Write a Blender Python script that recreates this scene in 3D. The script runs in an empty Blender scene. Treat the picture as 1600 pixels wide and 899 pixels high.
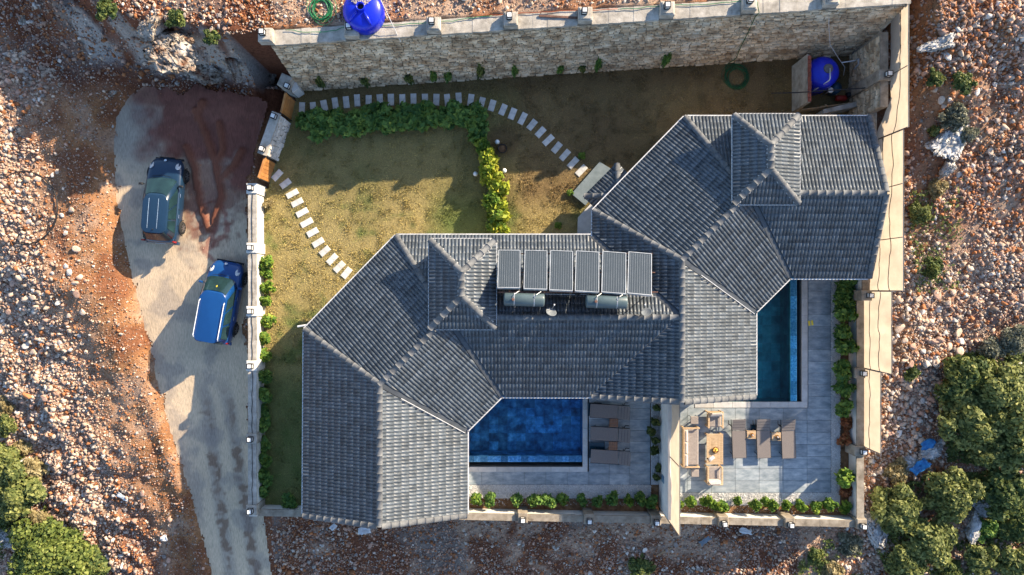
import bpy, math, random
import numpy as np
from math import radians as R, pi, sin, cos, atan2, hypot, sqrt
from mathutils import Vector, Matrix

random.seed(7)
rng = np.random.default_rng(11)
S = bpy.context.scene
COL = S.collection

# ------------------------------------------------------------------ camera, sky, sun, exposure
CAM_H = 35.0
F_PX = 1085.0
cam = bpy.data.cameras.new('camera')
cam.sensor_width = 36.0
cam.lens = 36.0 * F_PX / 1600.0
cam.clip_end = 5000
camo = bpy.data.objects.new('camera', cam)
COL.objects.link(camo)
camo.location = (0, 0, CAM_H)
camo.rotation_euler = (0, 0, 0)
S.camera = camo

SUN_EL = R(24)
SUN_TRAVEL = Vector((-0.79, -0.61, 0)).normalized()
w = bpy.data.worlds.new('World')
S.world = w
w.use_nodes = True
nt = w.node_tree
bg = nt.nodes['Background']
sky = nt.nodes.new('ShaderNodeTexSky')
sky.sky_type = 'NISHITA'
sky.sun_disc = False
sky.sun_elevation = SUN_EL
sky.sun_rotation = atan2(-SUN_TRAVEL.x, -SUN_TRAVEL.y)
sky.dust_density = 0.8
sky.ozone_density = 2.6
nt.links.new(sky.outputs[0], bg.inputs[0])
bg.inputs[1].default_value = 0.118
sl = bpy.data.lights.new('sun', 'SUN')
sl.energy = 4.7
sl.angle = R(0.5)
sl.color = (1.0, 0.83, 0.60)
so = bpy.data.objects.new('sun', sl)
COL.objects.link(so)
d = Vector((SUN_TRAVEL.x * cos(SUN_EL), SUN_TRAVEL.y * cos(SUN_EL), -sin(SUN_EL)))
so.rotation_euler = d.to_track_quat('-Z', 'Y').to_euler()
so.location = (20, 15, 30)
S.view_settings.view_transform = 'Standard'
S.view_settings.look = 'None'
S.view_settings.exposure = 1.34
S.view_settings.gamma = 1
S.render.engine = 'CYCLES'
S.cycles.max_bounces = 6
S.cycles.transparent_max_bounces = 12


def W(px, py, z=0.0):
    """where the line of sight through a picture point meets the height z"""
    k = (CAM_H - z) / F_PX
    return Vector(((px - 800) * k, (449.5 - py) * k, z))


# ------------------------------------------------------------------ noise
def _h(ix, iy, s):
    v = np.sin(ix * 127.1 + iy * 311.7 + s * 74.7) * 43758.5453
    return v - np.floor(v)


def vnoise(x, y, s=0):
    x = np.asarray(x, float); y = np.asarray(y, float)
    ix = np.floor(x); iy = np.floor(y)
    fx = x - ix; fy = y - iy
    fx = fx * fx * (3 - 2 * fx); fy = fy * fy * (3 - 2 * fy)
    a = _h(ix, iy, s); b = _h(ix + 1, iy, s); c = _h(ix, iy + 1, s); e = _h(ix + 1, iy + 1, s)
    return (a + (b - a) * fx) + ((c + (e - c) * fx) - (a + (b - a) * fx)) * fy


def fbm(x, y, s=0, o=4):
    t = 0; a = .5; n = 0
    for k in range(o):
        t = t + a * vnoise(x, y, s + k * 3); n += a
        x = np.asarray(x) * 2.03 + 5.1; y = np.asarray(y) * 2.03 + 1.7; a *= .5
    return t / n


def sstep(a, b, x):
    t = np.clip((np.asarray(x, float) - a) / (b - a), 0, 1)
    return t * t * (3 - 2 * t)


# ------------------------------------------------------------------ materials
MATS = {}


def mat(name, cols, scale=3.0, rough=.8, bump=.2, bscale=None, rnd=0.0, attr=None, tone=None, metal=0, spec=.4, detail=5,
        coord='pos', stretch=None, trans=0, coat=0, contrast=(.3, .7)):
    """cols: a colour or a list of colours spread by noise; rnd: brightness spread between objects;
    attr: colour attribute used instead of cols; tone: float attribute that spreads cols instead of noise"""
    if name in MATS:
        return MATS[name]
    m = bpy.data.materials.new(name); m.use_nodes = True
    t = m.node_tree; N = t.nodes; L = t.links
    p = N['Principled BSDF']
    if isinstance(cols[0], (int, float)):
        cols = [tuple(v * .8 for v in cols), tuple(min(1, v * 1.2) for v in cols)]
    if coord == 'pos':
        src = N.new('ShaderNodeNewGeometry').outputs['Position']
    else:
        src = N.new('ShaderNodeTexCoord').outputs['Object']
    if stretch:
        mp = N.new('ShaderNodeMapping'); mp.inputs['Scale'].default_value = stretch
        L.new(src, mp.inputs['Vector']); src = mp.outputs[0]
    nz = N.new('ShaderNodeTexNoise'); nz.inputs['Scale'].default_value = scale; nz.inputs['Detail'].default_value = detail
    nz.inputs['Roughness'].default_value = .62
    L.new(src, nz.inputs['Vector'])
    rp = N.new('ShaderNodeValToRGB'); e = rp.color_ramp.elements
    n = len(cols)
    lo, hi = contrast
    if tone:
        lo, hi = 0, 1
    for i, c in enumerate(cols):
        pos = lo + (hi - lo) * i / (n - 1)
        el = e[i] if i < 2 else e.new(pos)
        el.position = pos; el.color = (*c[:3], 1)
    if n > 2:
        els = sorted(range(len(e)), key=lambda i: e[i].position)
        for i in range(n):
            pos = lo + (hi - lo) * i / (n - 1)
        # re-write in order: new elements are inserted sorted
        for i in range(n):
            e[i].position = lo + (hi - lo) * i / (n - 1)
        for i in range(n):
            e[i].color = (*cols[i][:3], 1)
    if tone:
        at = N.new('ShaderNodeAttribute'); at.attribute_name = tone
        ad = N.new('ShaderNodeMath'); ad.operation = 'MULTIPLY_ADD'; ad.inputs[1].default_value = .35
        sb = N.new('ShaderNodeMath'); sb.operation = 'SUBTRACT'; sb.inputs[1].default_value = .5
        L.new(nz.outputs[0], sb.inputs[0]); L.new(sb.outputs[0], ad.inputs[0])
        fac = at.outputs['Fac']
        if rnd:
            oi = N.new('ShaderNodeObjectInfo'); a2 = N.new('ShaderNodeMath'); a2.operation = 'MULTIPLY_ADD'; a2.inputs[1].default_value = rnd
            L.new(oi.outputs['Random'], a2.inputs[0]); L.new(fac, a2.inputs[2]); fac = a2.outputs[0]
        L.new(fac, ad.inputs[2]); L.new(ad.outputs[0], rp.inputs[0])
        col = rp.outputs[0]
    else:
        L.new(nz.outputs[0], rp.inputs[0]); col = rp.outputs[0]
        if attr:
            at = N.new('ShaderNodeAttribute'); at.attribute_name = attr
            mx = N.new('ShaderNodeMix'); mx.data_type = 'RGBA'; mx.blend_type = 'MULTIPLY'; mx.inputs['Factor'].default_value = 1
            L.new(at.outputs['Color'], mx.inputs['A']); L.new(col, mx.inputs['B']); col = mx.outputs['Result']
        if rnd:
            oi = N.new('ShaderNodeObjectInfo'); at2 = N.new('ShaderNodeAttribute'); at2.attribute_name = 'tone'
            ad = N.new('ShaderNodeMath'); ad.operation = 'ADD'
            L.new(oi.outputs['Random'], ad.inputs[0]); L.new(at2.outputs['Fac'], ad.inputs[1])
            fr = N.new('ShaderNodeMath'); fr.operation = 'FRACT'; L.new(ad.outputs[0], fr.inputs[0])
            mr = N.new('ShaderNodeMapRange'); mr.inputs['To Min'].default_value = 1 - rnd; mr.inputs['To Max'].default_value = 1 + rnd
            L.new(fr.outputs[0], mr.inputs['Value'])
            hs = N.new('ShaderNodeHueSaturation'); L.new(mr.outputs[0], hs.inputs['Value']); L.new(col, hs.inputs['Color']); col = hs.outputs[0]
    L.new(col, p.inputs['Base Color'])
    p.inputs['Roughness'].default_value = rough
    p.inputs['Metallic'].default_value = metal
    p.inputs['Specular IOR Level'].default_value = spec
    if coat:
        p.inputs['Coat Weight'].default_value = coat; p.inputs['Coat Roughness'].default_value = .05
    if bump:
        b = N.new('ShaderNodeBump'); b.inputs['Strength'].default_value = bump; b.inputs['Distance'].default_value = .05
        n2 = N.new('ShaderNodeTexNoise'); n2.inputs['Scale'].default_value = bscale or scale * 5; n2.inputs['Detail'].default_value = 4
        L.new(src, n2.inputs['Vector'])
        L.new(n2.outputs[0], b.inputs['Height']); L.new(b.outputs[0], p.inputs['Normal'])
    if trans:
        tr = N.new('ShaderNodeBsdfTranslucent'); L.new(col, tr.inputs['Color'])
        ms = N.new('ShaderNodeMixShader'); ms.inputs[0].default_value = trans
        out = N['Material Output']
        L.new(p.outputs[0], ms.inputs[1]); L.new(tr.outputs[0], ms.inputs[2]); L.new(ms.outputs[0], out.inputs['Surface'])
    MATS[name] = m
    return m


def water_mat(name, tint):
    m = bpy.data.materials.new(name); m.use_nodes = True
    t = m.node_tree; N = t.nodes; L = t.links
    N.remove(N['Principled BSDF'])
    tr = N.new('ShaderNodeBsdfTransparent'); tr.inputs[0].default_value = (*tint, 1)
    gl = N.new('ShaderNodeBsdfGlossy'); gl.inputs['Roughness'].default_value = .03
    fr = N.new('ShaderNodeFresnel'); fr.inputs['IOR'].default_value = 1.33
    nz = N.new('ShaderNodeTexNoise'); nz.inputs['Scale'].default_value = 2.6; nz.inputs['Detail'].default_value = 3
    g = N.new('ShaderNodeNewGeometry'); L.new(g.outputs['Position'], nz.inputs['Vector'])
    b = N.new('ShaderNodeBump'); b.inputs['Strength'].default_value = .35; b.inputs['Distance'].default_value = .05
    L.new(nz.outputs[0], b.inputs['Height']); L.new(b.outputs[0], gl.inputs['Normal']); L.new(b.outputs[0], fr.inputs['Normal'])
    ms = N.new('ShaderNodeMixShader'); L.new(fr.outputs[0], ms.inputs[0]); L.new(tr.outputs[0], ms.inputs[1]); L.new(gl.outputs[0], ms.inputs[2])
    L.new(ms.outputs[0], N['Material Output'].inputs['Surface'])
    return m


# ------------------------------------------------------------------ mesh helpers
class MB:
    def __init__(s):
        s.v = []; s.f = []; s.t = []

    def add(s, v, f, tone=None):
        o = len(s.v); s.v += [tuple(q) for q in v]; s.f += [tuple(i + o for i in q) for q in f]
        s.t += [0.0 if tone is None else tone] * len(f)
        return s

    def box(s, c, sz, rot=0.0, tone=None, M=None):
        x, y, z = (k / 2 for k in sz); cr, sr = cos(rot), sin(rot)
        vs = []
        for dz in (-z, z):
            for dx, dy in ((-x, -y), (x, -y), (x, y), (-x, y)):
                p = Vector((dx * cr - dy * sr, dx * sr + dy * cr, dz))
                if M is not None:
                    p = M @ Vector((dx, dy, dz))
                vs.append((c[0] + p[0], c[1] + p[1], c[2] + p[2]))
        return s.add(vs, [(3, 2, 1, 0), (4, 5, 6, 7), (0, 1, 5, 4), (1, 2, 6, 5), (2, 3, 7, 6), (3, 0, 4, 7)], tone)

    def cbox(s, c, sz, b=.02, rot=0.0, tone=None, M=None):
        """box with its top and bottom edges chamfered"""
        x, y, z = (k / 2 for k in sz); cr, sr = cos(rot), sin(rot)
        b = min(b, x * .9, y * .9, z * .9)
        vs = []
        for dz, q in ((-z, b), (-z + b, 0), (z - b, 0), (z, b)):
            for dx, dy in ((-x + q, -y + q), (x - q, -y + q), (x - q, y - q), (-x + q, y - q)):
                p = Vector((dx * cr - dy * sr, dx * sr + dy * cr, dz))
                if M is not None:
                    p = M @ Vector((dx, dy, dz))
                vs.append((c[0] + p[0], c[1] + p[1], c[2] + p[2]))
        f = [(3, 2, 1, 0), (12, 13, 14, 15)]
        for r in range(3):
            for i in range(4):
                j = (i + 1) % 4
                f.append((r * 4 + i, r * 4 + j, r * 4 + 4 + j, r * 4 + 4 + i))
        return s.add(vs, f, tone)

    def prism(s, poly, z0, z1, tone=None):
        """closed prism over a plan polygon (counter clockwise)"""
        n = len(poly)
        z0s = z0 if hasattr(z0, '__len__') else [z0] * n
        z1s = z1 if hasattr(z1, '__len__') else [z1] * n
        vs = [(p[0], p[1], z0s[i]) for i, p in enumerate(poly)] + [(p[0], p[1], z1s[i]) for i, p in enumerate(poly)]
        f = [tuple(range(n))[::-1], tuple(range(n, 2 * n))] + [(i, (i + 1) % n, n + (i + 1) % n, n + i) for i in range(n)]
        return s.add(vs, f, tone)

    def lathe(s, prof, c=(0, 0, 0), n=20, M=None, cap0=True, cap1=True, tone=None):
        """profile of (radius, z) turned about z"""
        vs = []
        for r, z in prof:
            for k in range(n):
                a = 2 * pi * k / n
                p = Vector((r * cos(a), r * sin(a), z))
                if M is not None:
                    p = M @ p
                vs.append((c[0] + p[0], c[1] + p[1], c[2] + p[2]))
        f = []
        for i in range(len(prof) - 1):
            for k in range(n):
                j = (k + 1) % n
                f.append((i * n + k, i * n + j, i * n + n + j, i * n + n + k))
        if cap0: f.append(tuple(range(n))[::-1])
        if cap1: f.append(tuple(range((len(prof) - 1) * n, len(prof) * n)))
        return s.add(vs, f, tone)

    def tube(s, pts, r, n=8, tone=None):
        pts = [Vector(p) for p in pts]
        rs = r if hasattr(r, '__len__') else [r] * len(pts)
        vs = []; prev = None
        for i, p in enumerate(pts):
            a = pts[max(i - 1, 0)]; b = pts[min(i + 1, len(pts) - 1)]
            t = (b - a).normalized()
            if prev is None:
                u = t.cross(Vector((0, 0, 1)))
                if u.length < 1e-3: u = t.cross(Vector((1, 0, 0)))
            else:
                u = prev - t * prev.dot(t)
            u.normalize(); prev = u
            v = t.cross(u)
            for k in range(n):
                q = p + (u * cos(2 * pi * k / n) + v * sin(2 * pi * k / n)) * rs[i]
                vs.append(tuple(q))
        f = []
        for i in range(len(pts) - 1):
            for k in range(n):
                j = (k + 1) % n
                f.append((i * n + k, i * n + j, i * n + n + j, i * n + n + k))
        f.append(tuple(range(n))[::-1]); f.append(tuple(range((len(pts) - 1) * n, len(pts) * n)))
        return s.add(vs, f, tone)

    def mesh(s, name, m, smooth=False):
        me = bpy.data.meshes.new(name)
        me.from_pydata(s.v, [], s.f)
        if m: me.materials.append(m)
        if any(s.t):
            a = me.attributes.new('tone', 'FLOAT', 'FACE'); a.data.foreach_set('value', s.t)
        if smooth:
            me.polygons.foreach_set('use_smooth', [True] * len(me.polygons))
        return me

    def build(s, name, m, parent=None, smooth=False, **kw):
        return obj(name, s.mesh(name, m, smooth), parent, **kw)


def obj(name, me, parent=None, label=None, cat=None, group=None, kind=None, loc=None, rotz=None):
    o = bpy.data.objects.new(name, me); COL.objects.link(o)
    if parent is not None: o.parent = parent
    if loc is not None: o.location = loc
    if rotz is not None: o.rotation_euler = (0, 0, rotz)
    if label: o['label'] = label
    if cat: o['category'] = cat
    if group: o['group'] = group
    if kind: o['kind'] = kind
    return o


def thing(name, label, cat, loc=(0, 0, 0), rotz=0.0, group=None):
    return obj(name, None, None, label, cat, group, None, loc, rotz)


def dup(root, loc=None, rotz=None, label=None, group=None):
    """copy of a thing with copies of its parts and sub-parts, sharing meshes"""
    r = root.copy(); COL.objects.link(r)
    if loc is not None: r.location = loc
    if rotz is not None: r.rotation_euler = (0, 0, rotz)
    if label: r['label'] = label
    if group: r['group'] = group
    for c in list(root.children):
        k = c.copy(); COL.objects.link(k); k.parent = r
        for g in list(c.children):
            q = g.copy(); COL.objects.link(q); q.parent = k
    return r


def np_mesh(name, v, f, m, smooth=False, tone=None, col=None):
    """v: n x 3, f: m x 3 or m x 4 arrays"""
    v = np.asarray(v, np.float32); f = np.asarray(f, np.int32)
    me = bpy.data.meshes.new(name)
    k = f.shape[1]
    me.vertices.add(len(v)); me.vertices.foreach_set('co', v.ravel())
    me.loops.add(f.size); me.loops.foreach_set('vertex_index', f.ravel())
    me.polygons.add(len(f))
    me.polygons.foreach_set('loop_start', np.arange(0, f.size, k, dtype=np.int32))
    me.polygons.foreach_set('loop_total', np.full(len(f), k, np.int32))
    if smooth: me.polygons.foreach_set('use_smooth', np.ones(len(f), bool))
    me.update(calc_edges=True)
    if tone is not None:
        a = me.attributes.new('tone', 'FLOAT', 'POINT' if len(tone) == len(v) else 'FACE')
        a.data.foreach_set('value', np.asarray(tone, np.float32))
    if col is not None:
        a = me.attributes.new('tint', 'FLOAT_COLOR', 'POINT')
        c4 = np.ones((len(v), 4), np.float32); c4[:, :3] = col
        a.data.foreach_set('color', c4.ravel())
    if m: me.materials.append(m)
    return me


def in_poly(x, y, poly):
    x = np.asarray(x, float); y = np.asarray(y, float)
    ins = np.zeros(x.shape, bool); n = len(poly)
    for i in range(n):
        x0, y0 = poly[i][0], poly[i][1]; x1, y1 = poly[(i + 1) % n][0], poly[(i + 1) % n][1]
        c = ((y0 > y) != (y1 > y)) & (x < (x1 - x0) * (y - y0) / ((y1 - y0) or 1e-12) + x0)
        ins ^= c
    return ins

# ================================================================== THE GROUND
KR = 35.5 / F_PX
_lp = np.array([(100, 275), (130, 250), (155, 215), (190, 192), (240, 186), (330, 190), (380, 198), (430, 206), (530, 226), (620, 243), (700, 262), (780, 285), (899, 312), (1100, 360)], float)
_rp = np.array([(100, 400), (130, 436), (190, 420), (250, 400), (290, 390), (484, 389), (500, 375), (560, 384), (600, 389), (640, 379), (700, 386), (760, 396), (899, 410), (1100, 440)], float)


def road_l(y):
    py = 449.5 - np.asarray(y, float) / KR
    return (np.interp(py, _lp[:, 0], _lp[:, 1]) - 800) * KR


def road_r(y):
    py = 449.5 - np.asarray(y, float) / KR
    return (np.interp(py, _rp[:, 0], _rp[:, 1]) - 800) * KR


def z_road(y):
    return np.interp(y, [-60, -15, -8, 0, 5, 9, 14], [-6, -1.7, -1.2, -.55, -.12, .15, .35])


def wall_y(x):      # foot of the retaining wall
    return 9.9 + (np.asarray(x, float) + 10.65) * (1.85 / 28.2)


def south_y(x):     # inner face of the south wall
    return -10.95 - (np.asarray(x, float) + 12.5) * (.55 / 29.6)


def cliff_y(x):
    return np.interp(x, [-60, -32, -27, -24, -21.5, -19.5, -17.5, -14.5, -13, -11], [14, 13.2, 12.6, 12.0, 10.9, 10.9, 10.6, 10.4, 10.1, 9.8])


X_W, X_E = -12.5, 17.0
TOP_Z = 4.4


def z_east(y):
    return np.interp(y, [-60, -14, -8, -2, 3, 8, 12, 20], [-5, -1.5, -.5, .3, 1.2, 2.6, 4.4, 5.2])


def terrain(x, y):
    x = np.asarray(x, float); y = np.asarray(y, float)
    n1 = fbm(x * .35, y * .35, 3) - .5
    n2 = fbm(x * 1.3, y * 1.3, 9) - .5
    zr = z_road(y)
    dl = road_l(y) - x
    dlp = np.clip(dl, 0, None)
    west = zr + .75 * (1 - np.exp(-dlp / .5)) + .55 * (1 - np.exp(-dlp / 5)) + np.minimum(dlp, 3) / 3 * (n1 * 1.1 + n2 * .35)
    u = -x * .75 - y * .66
    west = west - .19 * np.clip(u - 16.2, 0, 16) * sstep(0, 1.2, dlp) * (1 - .25 * n2)
    cy = cliff_y(x)
    wid = np.interp(x, [-40, -24, -20, -17, -11], [7, 6, 3.2, 1.5, 1.3])
    t = sstep(0, 1, (y - cy) / wid) * np.interp(x, [-30, -25, -20], [.45, .6, 1.0])
    jag = 1 + t * (1 - t) * (2.6 * (fbm(x * 1.1, y * .9, 21) - .5) + 1.8 * (np.abs(fbm(x * 2.9 + y, y * 2.1, 23, 3) - .5) * 2 - .3))
    west = west + (TOP_Z - west) * np.clip(t * jag, 0, 1)
    east = z_east(y) + n1 * .9 + n2 * .3 - .04 * np.clip(x - X_E, 0, 40)
    south = -1.15 - .34 * np.clip(-12.0 - y, 0, 9) * (1 - .75 * sstep(8.5, 12.5, x)) + n1 * .5 + n2 * .2
    north = TOP_Z + .02 + n2 * .18 + .06 * np.clip(y - 13, 0, 60)
    we = sstep(X_E - .2, X_E + 1.8, x)
    ww = 1 - sstep(-12.9, -11.2, x)
    z = south * (1 - we) + east * we
    z = z * (1 - ww) + west * ww
    inx = (x > X_W - .2) & (x < X_E + .15)
    inside = inx & (y < wall_y(x) + 1.35) & (y > south_y(x) - .1)
    gate = (x > -12.9) & (x < -10.6) & (y > 4.9) & (y < 10.2)
    z = np.where(inx & (y >= wall_y(x) + 1.35), north, z)
    z = np.where(inside & ~gate, -2.4, z)
    z = np.where(gate & inside, np.minimum(-.3, z), z)
    return z


def grid_axis(a, b, step, far):
    core = np.arange(a, b + step / 2, step)
    out = []; q = step; p = b
    while p < far:
        q *= 1.35; p += q; out.append(p)
    lo = []; q = step; p = a
    while p > -far:
        q *= 1.35; p -= q; lo.append(p)
    return np.concatenate([lo[::-1], core, out])


gx = grid_axis(-32, 28, .16, 900); gy = grid_axis(-19, 16.5, .16, 900)
GX, GY = np.meshgrid(gx, gy)
far = sstep(25, 80, np.hypot(GX, GY))
GZ = terrain(np.clip(GX, -60, 60), np.clip(GY, -60, 60))
GZ = GZ + (fbm(GX * 5, GY * 5, 41, 2) - .5) * .06 * (1 - far)


def soil_colour(x, y):
    """what the ground is made of: pale limestone rubble, red earth, ochre earth, grey dust"""
    pale = np.array((.40, .275, .195)); red = np.array((.15, .058, .032)); ochre = np.array((.30, .145, .065)); grey = np.array((.27, .22, .19)); rock = np.array((.66, .60, .55))
    n = fbm(x * .28, y * .28, 51); m = fbm(x * .8, y * .8, 57); h = fbm(x * .16 + 9, y * .16, 61)
    c = np.ones(x.shape + (3,)) * pale

    def mix(c, col, f):
        f = np.clip(f, 0, 1)[..., None]
        return c * (1 - f) + col * f
    dl = road_l(y) - x
    wz = x < -11.5
    c = mix(c, ochre, wz * sstep(5.5, 1.0, dl) * sstep(.3, .62, m + .12) * .95)
    c = mix(c, red * 1.15, wz * sstep(.50, .68, m) * .75 * sstep(7.5, 2, dl))
    c = mix(c, red, wz * sstep(cliff_y(x) - 2.2, cliff_y(x) - .6, y) * sstep(.32, .55, n + .05))
    c = mix(c, grey * .8, wz * sstep(9.5, 12.5, y) * sstep(.4, .6, m))
    c = mix(c, rock * .55, wz * sstep(-.3, .5, y - cliff_y(x)) * sstep(2.9, 1.4, y - cliff_y(x)) * sstep(.36, .46, fbm(x * .5, y * .5, 77)) * (x > -20.5))
    c = mix(c, red * .9, wz * sstep(1.9, 2.8, y - cliff_y(x)) * sstep(.42, .55, m) * .9)
    c = mix(c, red * 1.1, wz * sstep(.2, 1.2, y - cliff_y(x)) * sstep(.50, .58, fbm(x * .9 + y * .5, y * .25, 79)) * .95)
    c = mix(c, red, (x > -12.6) & (x < -10.4) & (y > 9.5))
    c = mix(c, red * 1.3, wz * sstep(-7.5, -10.5, y) * sstep(.35, .6, n) * .85)
    so_ = (y < south_y(x) - .3) & (x > -12.6) & (x < 15)
    c = mix(c, red * .95, so_ * sstep(.36, .54, m) * .95)
    c = mix(c, grey * .75, so_ * sstep(.5, .64, n))
    ea = x > X_E
    c = mix(c, red * .95, ea * sstep(1.9, .7, x - X_E - .9) * sstep(-1, 2, y) * .9)
    c = mix(c, red * 1.1, ea * sstep(5, 9, y) * sstep(.44, .56, m) * .85)
    c = mix(c, grey * .8, ea * sstep(.5, .62, n) * .8)
    c = mix(c, red * 1.5, ea * sstep(.40, .56, m) * .6)
    c = mix(c, ochre, ea * sstep(.52, .66, h) * .7)
    to = (y > wall_y(x) + .8) & (x > -11)
    c = mix(c, ochre * np.array((1, .85, .8)), to * sstep(.45, .6, m) * .7)
    return c * (0.85 + .3 * fbm(x * 3, y * 3, 71, 2))[..., None]


GC = soil_colour(np.clip(GX, -60, 60), np.clip(GY, -60, 60)).reshape(-1, 3)
ny, nx = GX.shape
idx = np.arange(nx * ny).reshape(ny, nx)
quads = np.stack([idx[:-1, :-1], idx[:-1, 1:], idx[1:, 1:], idx[1:, :-1]], -1).reshape(-1, 4)
soil = mat('soil', [(.62, .62, .62), (1.0, 1.0, 1.0), (1.25, 1.22, 1.2)], scale=9, rough=.95, bump=.8, bscale=22, attr='tint', spec=.1, contrast=(.32, .68))
obj('ground', np_mesh('ground', np.stack([GX, GY, GZ], -1).reshape(-1, 3), quads, soil, True, col=GC), kind='structure')


def ground_at(px, py):
    p = W(px, py, 0)
    for _ in range(5): p = W(px, py, float(terrain(p.x, p.y)))
    return p


def sheet(name, x0, x1, y0, y1, step, zf, keep, colf, m, kind='structure'):
    ax = np.arange(x0, x1 + step / 2, step); ay = np.arange(y0, y1 + step / 2, step)
    A, B = np.meshgrid(ax, ay)
    n_y, n_x = A.shape
    I = np.arange(n_x * n_y).reshape(n_y, n_x)
    cxm = (A[:-1, :-1] + A[1:, 1:]) / 2; cym = (B[:-1, :-1] + B[1:, 1:]) / 2
    k = keep(cxm, cym).ravel()
    q = np.stack([I[:-1, :-1], I[:-1, 1:], I[1:, 1:], I[1:, :-1]], -1).reshape(-1, 4)[k]
    used = np.unique(q); re = np.zeros(n_x * n_y, np.int64); re[used] = np.arange(len(used))
    V = np.stack([A, B, zf(A, B)], -1).reshape(-1, 3)[used]
    c = colf(A, B).reshape(-1, 3)[used] if colf else None
    return obj(name, np_mesh(name, V, re[q], m, True, col=c), kind=kind)


# concrete lane and turning place, with red mud tracked over it
def road_edge(x, y):
    wob = (fbm(x * 1.4, y * 1.4, 33) - .5) * .5
    top = cliff_y(x) - .6 + wob * 2.2
    wob2 = (fbm(x * 4.5, y * 4.5, 35, 3) - .5) * .5
    return (x > road_l(y) + wob * .9 + wob2) & (x < road_r(y) + (wob * .5 + wob2 * .6) * (np.abs(x + 12.6) > .4)) & (y < top)


def px_of(x, y):
    return 800 + x / KR, 449.5 - y / KR


def blob(px, py, cx, cy, rx, ry, rot=0.0):
    c, s = cos(R(rot)), sin(R(rot))
    dx, dy = px - cx, py - cy
    u = (dx * c + dy * s) / rx; v = (-dx * s + dy * c) / ry
    return np.hypot(u, v)


def seg_d(px, py, pts):
    dmin = np.full(px.shape, 1e9)
    for (ax, ay), (bx, by) in zip(pts[:-1], pts[1:]):
        L2 = (bx - ax) ** 2 + (by - ay) ** 2
        t = np.clip(((px - ax) * (bx - ax) + (py - ay) * (by - ay)) / L2, 0, 1)
        dmin = np.minimum(dmin, np.hypot(px - ax - t * (bx - ax), py - ay - t * (by - ay)))
    return dmin


MUD_RUTS = [[(300, 235), (312, 265), (318, 310), (330, 360)], [(318, 180), (330, 215), (345, 260), (352, 310), (338, 350)], [(352, 200), (356, 235), (345, 262)], [(385, 240), (372, 262), (350, 285)], [(330, 170), (318, 190)]]


def mud_amount(x, y):
    px, py = px_of(x, y)
    n = fbm(x * .9, y * .9, 81); n3 = fbm(x * 3.1, y * 3.1, 83)
    f = sstep(1.35, .75, blob(px, py, 335, 185, 105, 72) + (n - .5) * 1.1)
    f = np.maximum(f, sstep(1.2, .5, blob(px, py, 392, 245, 26, 90, 14) + (n - .5)))
    f = np.maximum(f, sstep(1.2, .55, blob(px, py, 270, 160, 90, 26, 8) + (n - .5) * .9) * .9)
    streak = np.maximum(f, sstep(1.15, .5, blob(px, py, 325, 300, 62, 90) + (n3 - .5) * 1.7) * .75)
    return np.clip(streak, 0, 1)


def rut(x, y):
    px, py = px_of(x, y); r = np.zeros(px.shape)
    for q in MUD_RUTS:
        r = np.maximum(r, sstep(8, 2.5, seg_d(px, py, q) + (fbm(x * 4, y * 4, 85) - .5) * 6))
    return r


def road_z(x, y):
    cy = cliff_y(x)
    px, py = px_of(x, y)
    heap = sstep(1.0, .3, blob(px, py, 345, 165, 70, 36)) * .28
    return z_road(y) + .035 + rut(x, y) * .17 + heap + (fbm(x * 2, y * 2, 87) - .5) * .03


def road_col(x, y):
    px, py = px_of(x, y)
    conc = np.array((.62, .485, .335)); mud = np.array((.165, .062, .045)); brown = np.array((.21, .13, .085)); dark = np.array((.27, .235, .21))
    n = fbm(x * .7, y * .7, 91); n3 = fbm(x * 4, y * 4, 93, 2)
    c = np.ones(x.shape + (3,)) * conc * (.86 + .28 * n)[..., None]

    def mix(c, col, f):
        f = np.clip(f, 0, 1)[..., None]
        return c * (1 - f) + col * f
    t1 = seg_d(px, py, [(300, 560), (318, 640), (326, 740), (344, 899), (370, 1100)])
    t2 = seg_d(px, py, [(335, 560), (352, 640), (368, 760), (384, 899), (400, 1100)])
    c = mix(c, dark, sstep(16, 4, np.minimum(t1, t2)) * sstep(560, 640, py) * .55)
    c = mix(c, brown, sstep(7, 1.0, np.minimum(t1, t2) + (n3 - .5) * 26) * sstep(575, 700, py) * sstep(.25, .5, fbm(x * 1.2, y * .8, 97)) * .8)
    c = mix(c, dark, sstep(.52, .66, fbm(x * .9 + 4, y * .9, 95)) * .5)
    c = mix(c, np.array((.30, .27, .23)), sstep(1.2, .7, blob(px, py, 215, 215, 60, 55) + (n - .5)) * .7)
    z = np.minimum(seg_d(px, py, [(352, 300), (346, 345), (322, 392), (338, 410), (348, 425)]), seg_d(px, py, [(326, 390), (360, 360), (350, 320)]))
    c = mix(c, mud * 1.9, sstep(6, 1.5, z + (n3 - .5) * 9) * .75)
    loop = np.abs(blob(px, py, 322, 338, 30, 12, -42) - 1)
    c = mix(c, mud * 1.3, sstep(.16, .04, loop) * sstep(300, 306, px) * .7)
    c = mix(c, mud * (.9 + .5 * n3)[..., None], mud_amount(x, y) * sstep(.2, .5, n3 + .25 + .35 * sstep(.5, .9, mud_amount(x, y))) * .97)
    c = mix(c, np.array((.20, .07, .04)), rut(x, y) * .9)
    return c


rx0 = -21.5
concrete_road = mat('concrete_road', [(.66, .66, .66), (1, 1, 1), (1.2, 1.2, 1.2)], scale=5, rough=.9, bump=.55, bscale=9, attr='tint', stretch=(7, .8, 1), spec=.2)
sheet('road', rx0, -10.8, -30, 10.4, .07, road_z, road_edge, road_col, concrete_road)

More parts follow.
